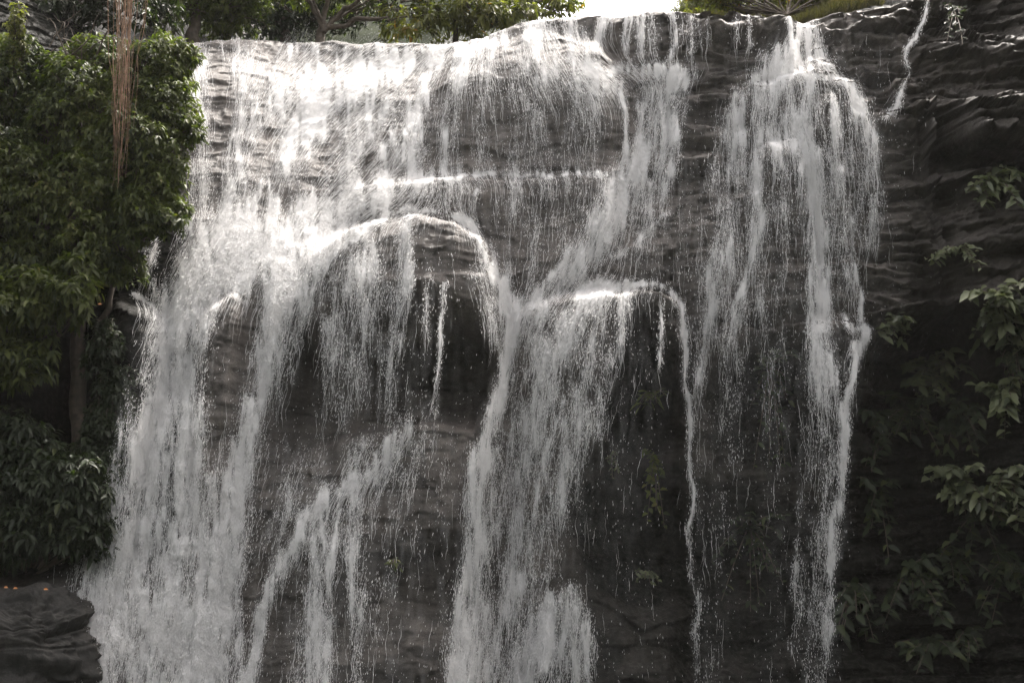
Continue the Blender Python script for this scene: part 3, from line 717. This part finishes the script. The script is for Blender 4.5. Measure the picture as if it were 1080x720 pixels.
# ---- broad-leaved plants on the right wall
def broad_plant(name, label, cat, u, v, n, ln, spread_u, spread_v, mat=M_LEAF_BIG, off=.12, stems=6, wd=.48, group=None, drop=.25, labelled=True):
    rt = rk(u, v - spread_v * .6, 0.02)
    top = thing(name, label, cat, rt, group)
    tub, bs, ds, ups = [], [], [], []
    lean = rng.uniform(-.3, .1)
    stems = int(stems * 1.7)
    for k in range(stems):
        uu = u + spread_u * rng.uniform(-1, 1); vv = v + spread_v * rng.uniform(-1, 1)
        tip = rk(uu, vv, off + rng.uniform(.05, .35))
        mid = (rt + tip) / 2 + np.array([0, -.12, .12])
        q = np.linspace(0, 1, 10)[:, None]
        pth = (1 - q) ** 2 * rt + 2 * q * (1 - q) * mid + q * q * tip
        tub.append(tubes(pth[None], np.linspace(.012, .005, 10)[None], 5))
        m = max(4, int(2.6 * n) // stems)
        for i in range(m):
            f = 0.15 + 0.85 * (i + rng.random()) / m
            p_ = np.array([np.interp(f, q[:, 0], pth[:, j]) for j in range(3)])
            a = rng.uniform(0, 2 * np.pi)
            bs.append(p_); sd_ = 1 if i % 2 else -1; ds.append(np.array([sd_ * (.25 + .55 * rng.random()) + lean, -.25 - .5 * rng.random(), -.7 + .95 * rng.random()]))
            ups.append(np.array([rng.normal(0, .5), -.7, .75 + rng.normal(0, .3)]))
    bs, ds, ups = np.array(bs), np.array(ds), np.array(ups); m = len(bs)
    L_ = ln * .82 * rng.uniform(.5, 1.15, m)
    V, F, A = leaves(bs, ds, ups, L_, L_ * wd * rng.uniform(.85, 1.15, m), drop)
    obj('foliage', mesh('foliage', V, F, mat, attrs=dict(tone=A)), top)
    V, F = join_tubes(tub); obj('stems', mesh('stems', V, F, M_BARK), top)
    return top
G3 = 'broad leaved plants on the right rock wall'
bp_ = lambda lab, *a, **k: broad_plant('broadleaf_plant', lab, 'plant', *a, group=G3, **k)
bp_('broad leaved plant under the pale jutting slab, highest clump on the right wall', 1048, 198, 54, .27, 36, 20)
bp_('small leafy plant in the crack just above the big drooping leaves', 1008, 272, 44, .17, 36, 14)
bp_('big pale drooping leaves at the right edge, brightest clump on the wall', 1050, 340, 90, .30, 36, 42, stems=9)
bp_('leafy sprig beside the foot of the right cascade, over the dark cave', 948, 348, 34, .22, 26, 14)
bp_('hanging clump of broad leaves below the sprig by the cave', 985, 405, 70, .29, 34, 36, stems=8)
bp_('broad leaves low at the right edge under the brightest clump', 1058, 440, 64, .28, 28, 40, stems=7)
bp_('dim clump of pointed leaves below the hanging clump', 1005, 520, 70, .28, 40, 32, stems=8)
bp_('dim leaves at the right edge level with the pointed clump', 1062, 520, 50, .27, 26, 40)
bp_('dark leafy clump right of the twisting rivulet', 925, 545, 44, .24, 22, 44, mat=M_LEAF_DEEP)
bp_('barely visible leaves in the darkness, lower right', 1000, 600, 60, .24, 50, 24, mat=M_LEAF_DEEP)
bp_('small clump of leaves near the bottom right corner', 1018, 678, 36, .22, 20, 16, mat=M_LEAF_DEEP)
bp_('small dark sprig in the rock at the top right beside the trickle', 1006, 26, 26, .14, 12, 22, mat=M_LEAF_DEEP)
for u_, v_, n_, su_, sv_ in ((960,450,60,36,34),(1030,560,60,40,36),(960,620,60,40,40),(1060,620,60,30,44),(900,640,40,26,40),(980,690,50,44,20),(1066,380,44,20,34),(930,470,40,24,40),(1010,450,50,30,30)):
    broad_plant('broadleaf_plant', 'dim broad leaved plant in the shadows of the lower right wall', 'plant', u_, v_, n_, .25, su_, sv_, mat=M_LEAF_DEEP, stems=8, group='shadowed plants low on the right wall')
G4 = 'plants in the hollows under the falls'
hp_ = lambda lab, *a, **k: broad_plant('hollow_plant', lab, 'plant', *a, group=G4, **k)
hp_('spiky fern under the arched outcrop', 688, 422, 22, .24, 14, 8, wd=.16, stems=4, drop=.3, mat=M_LEAF)
hp_('leafy green vine hanging below the spiky fern', 690, 515, 60, .15, 14, 42, wd=.6, stems=9, mat=M_LEAF)
hp_('little tuft of leaves under the green vine', 682, 610, 16, .13, 14, 6, wd=.6, stems=4)
hp_('yellow green moss tuft left of the green vine', 645, 492, 26, .08, 8, 14, wd=.5, stems=5)
hp_('tiny bright green tuft in the small hollow left of the middle stream', 418, 598, 14, .13, 7, 4, wd=.4, stems=4, mat=M_LEAF)
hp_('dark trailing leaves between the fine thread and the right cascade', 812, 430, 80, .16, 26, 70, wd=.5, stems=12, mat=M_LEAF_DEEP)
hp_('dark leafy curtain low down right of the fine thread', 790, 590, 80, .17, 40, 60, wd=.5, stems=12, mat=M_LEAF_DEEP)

# ---- loose rocks
def rock(name, label, cat, c, r, seed, mat=M_BOULDER, flat=.5):
    n, m = 150, 230
    th = np.linspace(0, np.pi, n)[:, None]; ph = np.linspace(0, 2 * np.pi, m)[None]
    d = np.stack([np.sin(th) * np.cos(ph), np.sin(th) * np.sin(ph), np.cos(th) + 0 * ph], -1)
    d = np.sign(d) * np.abs(d) ** .62                              # blocky rather than round
    tri = lambda f, o, sd_: (fbm(d[..., 0] * f + sd_, d[..., 1] * f, o, sd_, .6) + fbm(d[..., 1] * f + sd_, d[..., 2] * f, o, sd_ + 1, .6) + fbm(d[..., 2] * f * 1.5 + sd_, d[..., 0] * f, o, sd_ + 2, .6)) / 1.8
    bed = d[..., 2] * 3.2 + .5 * tri(1.2, 2, seed + 9)
    rr_ = .86 + .26 * tri(1.3, 3, seed) + .17 * tri(3.5, 6, seed + 4) - .045 * np.exp(-((bed - np.round(bed)) / .08) ** 2)
    p_ = d * np.array(r) * rr_[..., None]
    p_[..., 2] = np.where(p_[..., 2] > flat * r[2], flat * r[2] + (p_[..., 2] - flat * r[2]) * .25, p_[..., 2])
    p_[:, -1] = p_[:, 0]
    p_[:, -1] = p_[:, 0]
    o = obj(name, mesh(name, p_.reshape(-1, 3), grid_faces(n, m), mat), label=label, category=cat)
    o.location = tuple(c); return o
rock('boulder', 'flat dark rock in the bottom left corner with orange leaves on it', 'rock', P(0, 700, -1.0), (1.35, .7, .95), 12, mat=M_DARKROCK, flat=2)

for k, (u_, v_, y_, lab) in enumerate([(4,619,-1.62,'fallen orange leaf on the flat dark rock, at the very left edge'),(14,620,-1.6,'orange fallen leaf, second from the left edge on the flat dark rock'),
        (46,621,-1.58,'fallen orange leaf alone near the right end of the flat dark rock'),(103,321,-1.15,'single orange leaf among the pale leaves over the hollow')]):
    b_ = P(u_, v_, y_)
    V_, F_, A_ = leaves(b_[None] * 0, np.array([[1.0, -.3, .1]]), np.array([[0, -.7, .7]]), np.array([.065]), np.array([.04]), .2)
    V2 = V_.copy(); V2[:, 1] += .003
    o_ = obj('fallen_leaf', mesh('fallen_leaf', V_, F_, M_ORANGE), label=lab, category='leaf', group='orange fallen leaves'); o_.location = tuple(b_)
#PLANTS_END#
# ================================================================== WATER
# each cascade: strokes of (u, v, half width, density) along the way the water goes
GAPS = [[(232,66,9,.7),(236,90,9,.9),(237,130,6,.6),(232,190,5,.5)],[(284,140,9,.6),(273,175,11,.8),(262,200,8,.7)],[(350,150,10,.6),(328,185,11,.7),(305,225,8,.55)],[(279,203,5,.6),(270,222,6,.6)],
        [(446,58,5,.7),(438,95,7,.6)],[(476,56,5,.7),(462,90,6,.6)],[(244,318,10,.7),(240,350,14,.85),(236,400,14,.85),(228,450,11,.75),(221,490,8,.5)],[(330,340,10,.5),(318,400,14,.6),(305,450,16,.6),(295,500,12,.5)],[(480,320,20,.4),(488,380,20,.5),(480,430,24,.5)],[(330,62,10,.3),(300,70,14,.35)],[(205,150,5,.5),(215,230,7,.5)]]
CASC = {}
CASC['main'] = dict(label='widest brightest white cascade pouring down the left side beside the leafy bush', strokes=[
    [(210,52,9,.6),(213,130,11,.7),(212,220,12,.65),(200,290,16,.7)],
    [(252,50,22,.6),(256,110,18,.5),(246,180,18,.5),(232,250,24,.85),(208,305,24,1),(184,360,20,1),(166,440,24,.95),(148,540,34,.85),(124,640,44,.75),(106,730,52,.7)],
    [(325,50,24,.7),(300,88,26,.7),(272,140,22,.45),(250,205,24,.55),(255,270,34,1),(215,310,22,1)],
    [(390,52,22,.7),(350,84,20,.7),(310,125,20,.6),(280,180,20,.5),(300,235,28,.95)],
    [(482,52,12,.95),(425,66,16,1),(370,92,16,1),(325,122,18,1),(300,160,22,.75)],
    [(400,110,22,.6),(350,150,30,.55),(320,215,30,.7),(300,260,22,.9)],
    [(305,235,22,1),(297,300,16,1),(285,360,13,1),(268,430,12,1),(252,500,14,1),(240,570,22,1),(222,640,30,1),(205,730,40,.95)],
    [(475,54,9,1),(405,78,13,1),(345,108,15,1),(305,148,16,.95),(272,202,18,.95),(238,260,22,1),(200,312,22,1),(176,372,20,1)],
    [(425,182,12,.6),(370,206,13,.8),(328,246,14,1),(300,298,13,1)],
    [(335,212,16,.85),(275,252,20,1),(220,298,22,1),(186,350,20,1)],
    [(192,340,16,.9),(197,420,14,.85),(200,500,24,.75),(195,600,34,.8),(170,730,50,.8)],
    [(235,330,14,.35),(232,400,16,.3),(225,480,16,.5),(218,540,20,.7)],
    [(138,430,9,.4),(110,520,14,.45),(85,620,18,.45),(66,730,22,.45)],
])
CASC['side_splash'] = dict(label='small white splash on the rock shelf between the bush and the left cascade', strokes=[
    [(166,252,4,.7),(158,270,5,.8),(152,288,5,.6)],[(142,312,2.5,.8),(150,318,3,.9),(158,325,3,.9),(167,336,3,.8)],[(158,296,4,.6),(164,315,4,.7)],
])
CASC['shoulder'] = dict(label='slanting white flow curving round the left flank of the rounded boulder', strokes=[
    [(440,188,16,.75),(400,205,18,.75),(360,232,16,.8),(328,270,16,.9),(305,325,10,.85),(285,400,8,.7)],
    [(460,224,4,.9),(425,224,3.5,.75),(392,234,6,.85),(360,256,8,.9),(335,290,10,.85),(318,330,12,.45),(300,400,14,.3),(285,470,18,.25)],
    [(400,215,20,.6),(370,200,20,.6),(345,225,16,.6)],
    [(335,300,14,.5),(330,340,14,.35)],
])
CASC['boulder_curtain'] = dict(label='curtain of thin drips hanging over the dark hollow under the rounded boulder', strokes=[
    [(432,226,8,.8),(424,255,8,.65),(420,290,12,.7)],
    [(395,250,16,.45),(385,285,20,.65),(380,310,22,.6),(376,350,22,.36),(370,440,22,.2)],
    [(425,290,14,.75),(418,320,13,.55),(412,370,12,.36),(408,440,12,.24)],
    [(470,296,2.5,.55),(468,330,2.5,.95),(466,380,2.5,.8),(463,435,3,.6)],
    [(450,300,2,.6),(449,360,2,.45)],
    [(355,300,10,.6),(350,350,12,.45),(345,430,14,.3)],
])
CASC['centre'] = dict(label='narrow white stream off the right side of the rounded boulder down the middle', strokes=[
    [(475,225,4,.9),(498,236,6,.9),(513,258,7,.95),(522,290,10,.9),(540,318,12,.9),(540,350,11,.8),(530,400,9,.85),(516,450,9,.85),(507,495,11,.95),(500,560,11,.95),(492,640,14,.9),(482,730,16,.85)],
    [(505,290,12,.5),(520,320,12,.5),(525,360,10,.4)],
    [(520,480,12,.6),(515,560,12,.5),(510,640,14,.5),(505,730,16,.5)],
    [(620,245,4,.5),(590,285,5,.8),(565,308,6,.95),(548,335,6,.95),(536,380,6,.9),(527,430,8,.8)],
])
CASC['upper'] = dict(label='thin lacy veil spreading over the bulging rock below the lip, left of centre', strokes=[
    [(470,52,14,.85),(452,85,14,.7),(438,130,16,.6),(428,175,18,.75)],
    [(500,44,14,.9),(484,75,10,.8),(474,120,10,.55),(466,178,10,.5)],
    [(462,62,10,.6),(425,105,14,.45),(385,150,18,.45),(350,195,20,.55)],[(440,110,12,.4),(410,160,16,.5)],
    [(530,36,12,.7),(515,60,14,.42),(512,110,20,.26),(510,180,22,.22)],
    [(570,22,14,.75),(560,50,20,.42),(558,100,24,.28),(555,180,28,.28)],
    [(600,18,12,.7),(606,50,14,.55),(615,75,14,.55),(618,110,18,.35),(610,180,24,.3)],
    [(540,62,40,.25),(575,72,26,.35),(605,85,14,.45)],
    [(375,200,5,.8),(430,189,4,.85),(500,187,4,.7),(570,188,4,.65),(640,184,5,.6)],
    [(410,196,22,.5),(405,215,20,.4)],[(470,192,24,.55),(470,218,22,.4)],[(545,192,24,.4),(545,215,22,.3)],[(600,195,20,.25),(600,270,20,.2)],
    [(505,205,3,.6),(500,215,3,.5)],[(535,240,3,.4),(538,290,3,.4)],[(560,230,8,.35),(560,300,8,.3)],
])
CASC['top_drips'] = dict(label='row of short drips falling from the brightest part of the lip under the sky', strokes=[
    [(640,14,6,.8),(632,30,5,.8),(626,52,5,.7)],
    [(656,14,2.5,.9),(656,52,2.5,.7)],[(664,14,2.5,.8),(660,50,2.5,.6)],
    [(676,13,6,.7),(675,40,6,.6),(674,60,6,.6)],[(690,13,6,.5),(690,60,6,.45)],
    [(708,12,3,1),(708,40,3,.95),(707,68,3,.8)],[(716,13,2,.7),(717,45,2,.6)],[(728,16,4,.6),(726,60,4,.4)],
    [(779,20,2,.8),(779,45,2,.7)],[(790,20,2,.7),(795,48,2,.6)],[(747,22,1.5,.7),(747,45,1.5,.6)],[(737,20,1.5,.6),(737,48,1.5,.5)],
])
CASC['middle'] = dict(label='white flow stepping down from the lip and over the arched dark outcrop', strokes=[
    [(600,60,10,.75),(640,76,9,.75),(690,78,9,.8),(725,74,9,.8)],
    [(725,78,10,.85),(705,88,16,.8),(690,110,18,.6),(695,135,18,.6),(685,160,18,.85),(662,190,18,.9),(645,225,16,.85),(625,260,16,.8),(605,290,14,.8),(575,318,14,.85),(556,345,10,.7)],
    [(630,88,18,.6),(650,96,14,.55)],
    [(652,92,3,.8),(657,118,3,.9),(662,150,4,.9),(658,172,6,.8)],
    [(720,120,10,.5),(700,180,12,.5),(685,230,12,.4),(670,270,10,.35)],
    [(708,225,3,.35),(680,248,3,.45),(645,275,4,.55)],
    [(705,301,3,.95),(670,300,4,1),(640,303,7,1),(615,314,11,1),(598,338,13,.95),(584,370,13,.8),(572,420,16,.6),(560,480,20,.5),(550,560,24,.42),(545,660,24,.4)],
    [(635,308,10,.8),(622,340,14,.65),(615,390,16,.55),(605,450,18,.45),(590,520,18,.4),(578,600,16,.35)],
    [(660,305,8,.6),(652,340,8,.45),(640,400,10,.35),(625,460,12,.3)],
    [(697,304,1.5,.9),(697,345,1.5,.8),(693,390,1.5,.5)],
    [(548,470,18,.5),(545,540,20,.5),(545,620,22,.5),(530,730,24,.5)],
])
CASC['middle']['strokes'] += [[(690,240,40,.16),(690,290,40,.12)],[(600,240,50,.2),(560,290,40,.15)],[(640,350,24,.14),(620,480,30,.10),(600,720,40,.07)],
    [(565,355,12,.5),(556,400,12,.45),(550,450,14,.45)],[(600,400,3,.6),(590,440,3,.7),(575,475,3,.6),(570,510,3,.5)]]
CASC['upper']['strokes'] += [[(560,80,70,.22),(560,180,80,.18),(560,280,60,.12)]]
CASC['middle']['strokes'] += [[(690,200,50,.2),(700,280,50,.16)],[(670,330,40,.10),(660,480,44,.09),(650,720,50,.08)],[(760,180,30,.12),(760,330,30,.12)]]
CASC['boulder_curtain']['strokes'] += [[(430,300,60,.16),(420,430,70,.14)]]
CASC['thread'] = dict(label='single fine thread of water dropping from the right end of the arched outcrop', strokes=[
    [(690,300,2,.9),(708,305,3,1),(716,322,3.2,1),(721,355,3,1),(724,400,2.6,1),(727,460,2.3,1),(728,520,2,1),(731,590,2,.75),(734,660,3,.5),(737,730,4,.4)],
])
CASC['right'] = dict(label='broad stepped cascade on the right, spreading over a rounded brow of rock', strokes=[
    [(834,20,3,1),(835,56,4,.95)],[(848,22,8,.75),(848,55,10,.8)],[(862,24,5,.6),(866,54,6,.6)],
    [(850,54,16,.9),(825,60,16,.8),(815,80,14,.7)],[(855,56,16,.8),(875,66,12,.6)],
    [(800,82,10,.7),(840,76,7,.95),(880,80,5,.95),(902,92,5,.95),(908,115,6,.85)],
    [(780,100,14,.6),(775,150,18,.5),(765,220,22,.4),(755,290,22,.42),(748,340,16,.4)],
    [(812,88,18,.65),(805,130,14,.6),(802,160,9,.8),(800,220,10,.6),(796,290,14,.4),(790,330,12,.4)],
    [(845,84,18,.6),(842,120,18,.5),(838,148,14,.85),(852,160,9,.85),(858,200,9,.75),(862,250,9,.85),(861,290,10,1),(862,320,10,1),(866,350,13,.85),(870,390,16,.6),(868,450,18,.35),(865,520,20,.25)],
    [(822,152,10,.8),(824,180,12,.35),(826,260,16,.25)],
    [(880,90,14,.5),(884,130,14,.5),(890,180,16,.55),(895,250,14,.5),(897,310,10,.4)],
    [(908,110,9,.7),(918,150,10,.65),(922,200,11,.6),(922,260,10,.4)],
    [(903,245,2.2,.9),(905,285,2.2,1),(909,310,2.2,.9),(909,340,2.5,.9)],
    [(772,245,3,.5),(755,300,4,.8),(748,350,6,.6),(740,400,8,.4)],[(805,170,3,.8),(798,240,4,.7),(782,310,4,.6),(765,350,6,.4)],
    [(780,330,12,.4),(770,420,16,.25),(760,560,20,.18),(750,730,20,.15)],
    [(810,340,14,.25),(815,480,18,.14),(815,730,20,.1)],
])
CASC['right']['strokes'] += [[(840,120,80,.2),(830,220,85,.2),(820,320,80,.15),(815,440,60,.07),(810,720,60,.05)],[(740,330,14,.3),(737,420,12,.16),(745,720,14,.10)],[(690,200,30,.15),(720,320,30,.12)]]
CASC['right_thread'] = dict(label='twisting white rivulet beside the dark cave at the foot of the right cascade', strokes=[
    [(885,330,4,.6),(900,346,4,.7),(912,346,4,.9)],
    [(914,346,4,1),(905,362,5,1),(898,390,4.5,1),(891,420,4,1),(889,450,4.5,1),(886,490,4,1),(882,530,4.5,1),(884,560,6,1),(878,590,6,.9),(872,630,6,.5),(868,730,7,.4)],
    [(880,480,12,.35),(868,560,16,.35),(858,640,16,.3),(860,730,20,.28)],
    [(843,520,5,.5),(845,560,5,.4),(842,600,5,.4),(838,680,6,.3)],
])
CASC['lower_left'] = dict(label='smaller grey white fan sliding over the lowest ledge left of the middle stream', strokes=[
    [(430,452,12,.5),(408,475,12,.5),(390,500,14,.6),(350,520,12,.75),(325,545,9,.9),(305,580,7,.9),(288,620,7,.95),(272,670,8,.95),(258,730,10,.9)],
    [(345,530,12,.6),(338,570,13,.55),(335,640,15,.6),(325,730,20,.55)],
    [(385,470,16,.45),(372,520,14,.45),(372,580,13,.45),(375,660,10,.4),(372,730,10,.35)],
    [(310,480,16,.4),(300,540,14,.35)],
])
CASC['lower_left']['strokes'] += [[(400,480,60,.16),(370,600,70,.2),(360,720,80,.2)],[(470,470,30,.14),(470,720,30,.08)],[(440,450,30,.3),(430,500,30,.22),(420,560,24,.12)],[(320,500,40,.25),(290,560,30,.25)],[(355,540,4,.7),(348,600,4,.7),(345,660,4,.6),(340,720,5,.6)],[(370,520,3,.7),(366,590,3,.6),(374,650,3,.6)]]
CASC['bottom'] = dict(label='low white tongue of water splashing over a rock at the bottom centre', strokes=[
    [(580,628,6,.7),(578,645,12,.8),(578,670,22,.8),(560,700,26,.7),(548,735,26,.65)],
    [(604,622,8,.8),(610,650,12,.75),(612,690,14,.65),(612,735,16,.6)],
    [(594,640,14,.7),(590,690,22,.55),(588,735,24,.5)],
])
CASC['crack'] = dict(label='thin bright trickle running down the crack at the top right of the cliff', strokes=[
    [(978,-8,1.3,1),(973,14,1.6,1),(962,32,1.5,1),(953,50,1.4,1),(951,62,1.2,.8),(960,80,1.1,.7),(952,92,1.2,.7),(948,108,2,.7)],
    [(949,100,4,.7),(938,114,4,.7),(925,124,4,.6)],
])

PW, PH = 1080 + 2 * PADU, 720 + 2 * PADV
FLU = np.zeros((PH, PW), np.float32); FLV = np.full((PH, PW), 0.10, np.float32)
def paint(strokes):
    D = np.zeros((PH, PW), np.float32)
    for st in strokes:
        for (u0, v0, w0, d0), (u1, v1, w1, d1) in zip(st[:-1], st[1:]):
            r = 3.2 * max(w0, w1) + 8
            ua, ub = int(max(min(u0, u1) - r + PADU, 0)), int(min(max(u0, u1) + r + PADU, PW))
            va, vb = int(max(min(v0, v1) - r + PADV, 0)), int(min(max(v0, v1) + r + PADV, PH))
            if ub <= ua or vb <= va: continue
            gu, gv = np.meshgrid(np.arange(ua, ub) - PADU, np.arange(va, vb) - PADV)
            du, dv = u1 - u0, v1 - v0; ll = du * du + dv * dv + 1e-6
            t = np.clip(((gu - u0) * du + (gv - v0) * dv) / ll, 0, 1)
            dist = np.hypot(gu - u0 - t * du, gv - v0 - t * dv)
            w = w0 + (w1 - w0) * t; d = d0 + (d1 - d0) * t
            c = d * np.exp(-(dist / w) ** 2 * 0.8)
            D[va:vb, ua:ub] = np.maximum(D[va:vb, ua:ub], c) * 0.75 + 0.25 * (1 - (1 - D[va:vb, ua:ub]) * (1 - c))
            n = math.sqrt(ll); c = np.exp(-(dist / (w * 1.5 + 3)) ** 2) * (0.3 + d)
            FLU[va:vb, ua:ub] += c * du / n; FLV[va:vb, ua:ub] += c * max(dv, 0.05) / n
    return np.clip(D, 0, 1)
GAP = paint(GAPS)
for k, c in CASC.items(): c['D'] = paint(c['strokes']) * (1 - GAP)
nrm = np.hypot(FLU, FLV) + 1e-6
FLU /= nrm; FLV /= nrm
FLU = blur(blur(FLU, 3, 0), 3, 1); FLV = blur(blur(FLV, 3, 0), 3, 1)
_su, _sv = np.meshgrid(np.arange(PW) - PADU, np.arange(PH) - PADV)
wu = _su + 7 * fbm(_su / 26, _sv / 40, 3, 201); wv = _sv + 8 * fbm(_su / 30, _sv / 40, 3, 202)
clump = 1 + 0.75 * fbm(_su / 9, _sv / 44, 4, 203, .6) + 0.55 * vnoise(_su / 3.2, _sv / 18, 204)
for c in CASC.values():
    thin = np.clip(1.6 - c['D'], 0.75, 1)                   # full streams stay closed, thin ones break up
    c['D'] = np.clip(bil(c['D'], wv + PADV, wu + PADU) * (1 + (clump - 1) * thin), 0, 1)
for c in CASC.values(): c['E'] = c['D'] * (0.14 + 0.86 * sstep(0.08, 0.60, c['D']))
DALL = np.max([c['D'] for c in CASC.values()], axis=0)
WHO = np.argmax([c['D'] for c in CASC.values()], axis=0)

def samp(img, u, v): return bil(img, np.asarray(v) + PADV, np.asarray(u) + PADU)

def spawn(D, n):
    p = D.ravel() / D.sum(); cum = np.cumsum(p)
    i = np.searchsorted(cum, rng.random(n)); i = np.clip(i, 0, D.size - 1)
    return (i % PW) - PADU + rng.random(n) - .5, (i // PW) - PADV + rng.random(n) - .5

def to_world(u, v, lift):
    y = hitw(u, v) - lift
    x, z = at(u, v, y)
    return np.stack([x, y, z], -1)

# flow coordinate on the water surface (stays constant down a stream)
XG, ZGm = np.meshgrid(xs, ZG)
UG, VG = proj(XG, YW, ZGm)
fu = samp(FLU, UG, VG); fv = np.maximum(samp(FLV, UG, VG), 0.25)
S = XG.copy(); dxg = xs[1] - xs[0]
for i in range(len(ZG) - 2, -1, -1):
    sh = np.clip(fu[i] / fv[i], -1.5, 1.5) * dzg
    S[i] = np.interp(xs - sh, xs, S[i + 1])
S = S * 0.8 + XG * 0.2
DG = samp(DALL, UG, VG)
inside = (UG > -PADU + 4) & (UG < 1080 + PADU - 4) & (VG > -PADV + 4) & (VG < 720 + PADV - 4)
WHOG = WHO[np.clip(VG + PADV, 0, PH - 1).astype(int), np.clip(UG + PADU, 0, PW - 1).astype(int)]
turb = (0.04 * fbm(S * 9, ZGm * 2.0, 3, 91) + 0.03 * vnoise(S * 24, ZGm * 7.0, 95)) * np.clip(DG * 1.6, 0, 1)
VW = np.stack([XG, YW - 0.012 - np.maximum(turb, -0.02), ZGm], -1).reshape(-1, 3)
Fg = grid_faces(len(ZG), NX)
below = ZGm < zcrest[None, :] + 0.04

for idx, (key, c) in enumerate(CASC.items()):
    D = c['E']
    u0, v0, *_ = c['strokes'][0][0]
    root = thing('waterfall', c['label'], 'waterfall', to_world(np.array([u0]), np.array([v0]), 0.02)[0], 'separate flows of the waterfall')
    ok = inside & below & (WHOG == idx) & (DG > 0.03)
    kf = ok[:-1, :-1] | ok[1:, 1:] | ok[1:, :-1] | ok[:-1, 1:]
    kf &= (below & inside)[1:, 1:] & (below & inside)[1:, :-1]
    F = Fg[kf.ravel()]
    if len(F):
        v_, f_, d_, s_, z_ = compact(VW, F, np.clip(DG, 0, 1).ravel(), S.ravel(), ZGm.ravel())
        obj('water_sheet', mesh('water_sheet', v_, f_, M_VEIL, attrs=dict(dens=d_, flow=s_, fall=z_)), root)
    # threads of white water
    mass = float((D ** 1.3).sum())
    nth = int(mass * 0.20) + 20
    K = 14
    u, v = spawn(D ** 1.3, nth)
    ln = rng.uniform(8, 52, nth) * (0.3 if key == 'crack' else 0.6 if key in ('thread', 'right_thread') else 1) * (0.6 + 0.6 * rng.random(nth))
    pts = np.empty((nth, K, 2)); pts[:, 0, 0] = u; pts[:, 0, 1] = v
    ph = rng.uniform(0, 50, nth)
    for s in range(1, K):
        a, b = samp(FLU, u, v), samp(FLV, u, v)
        n_ = np.hypot(a, b) + 1e-6
        w_ = 0.3 * vnoise(ph + s * 0.6, ph * 0, 9) + 0.22 * vnoise(u * 0.2, v * 0.2, 10)
        u = u + (a / n_ + w_) * ln / K; v = v + np.maximum(b / n_, 0.1) * ln / K
        pts[:, s, 0] = u; pts[:, s, 1] = v
    lift = 0.015 + 0.07 * rng.random((nth, 1)) ** 2 + 0.02 * vnoise(ph[:, None] + np.arange(K) * 0.7, ph[:, None], 4)
    Wp = to_world(pts[..., 0], pts[..., 1], lift)
    rad = rng.uniform(0.0008, 0.0032, (nth, 1)) * np.sin(np.linspace(0.04, np.pi - 0.04, K))[None, :] * (0.75 + 0.5 * vnoise(ph[:, None] * 3 + np.arange(K) * 1.1, ph[:, None], 6))
    v_, f_ = tubes(Wp, np.abs(rad), 3)
    obj('water_threads', mesh('water_threads', v_, f_, M_FOAM), root, kind='stuff')
    # flying drops
    nd = int(float((D ** 1.1).sum()) * 1.5) + 60
    u, v = spawn(np.clip(blur(blur(D, 3, 0), 3, 1), 0, 1) ** 1.1, nd)
    cw = to_world(u, v, 0.02 + 0.22 * rng.random(nd) ** 2)
    a, b = samp(FLU, u, v), samp(FLV, u, v); n_ = np.hypot(a, b) + 1e-6
    dr = np.stack([a / n_, -0.25 + 0 * a, -np.maximum(b / n_, .3)], -1) + rng.normal(0, 0.09, (nd, 3))
    dr /= np.linalg.norm(dr, axis=1, keepdims=True)
    L_ = rng.gamma(2.0, 0.0042, nd) + 0.003; r_ = np.minimum(L_ * rng.uniform(0.16, 0.4, nd), rng.uniform(.0014, .0036, nd))
    e1 = np.cross(dr, np.array([0, 1.0, 0.1])); e1 /= np.linalg.norm(e1, axis=1, keepdims=True); e2 = np.cross(dr, e1)
    oc = np.stack([cw + dr * L_[:, None], cw - dr * L_[:, None] * 1.3, cw + e1 * r_[:, None], cw - e1 * r_[:, None], cw + e2 * r_[:, None], cw - e2 * r_[:, None]], 1).reshape(-1, 3)
    tri = np.array([[0,2,4],[0,4,3],[0,3,5],[0,5,2],[1,4,2],[1,3,4],[1,5,3],[1,2,5]])
    f_ = (np.arange(nd)[:, None, None] * 6 + tri[None]).reshape(-1, 3)
    obj('spray_drops', mesh('spray_drops', oc, f_, M_FOAM), root, kind='stuff')

# ================================================================== THIN HAZE ADDED TO LIFT THE BLACKS
hm, N_, L_n = new_mat('lift_haze')
ho = N_.new('ShaderNodeOutputMaterial'); hv = N_.new('ShaderNodeVolumePrincipled'); L_n.new(hv.outputs[0], ho.inputs['Volume'])
hv.inputs['Color'].default_value = (0.95, 0.93, 0.9, 1); hv.inputs['Density'].default_value = 0.00022; hv.inputs['Anisotropy'].default_value = 0.2
hb = np.array([[x, y, z] for x in (-75, 75) for y in (-95, 45) for z in (-5, 46)], float)
obj('haze', mesh('haze', hb, np.array([[0,1,3,2],[4,6,7,5],[0,4,5,1],[2,3,7,6],[0,2,6,4],[1,5,7,3]]), hm, smooth=False), kind='stuff')
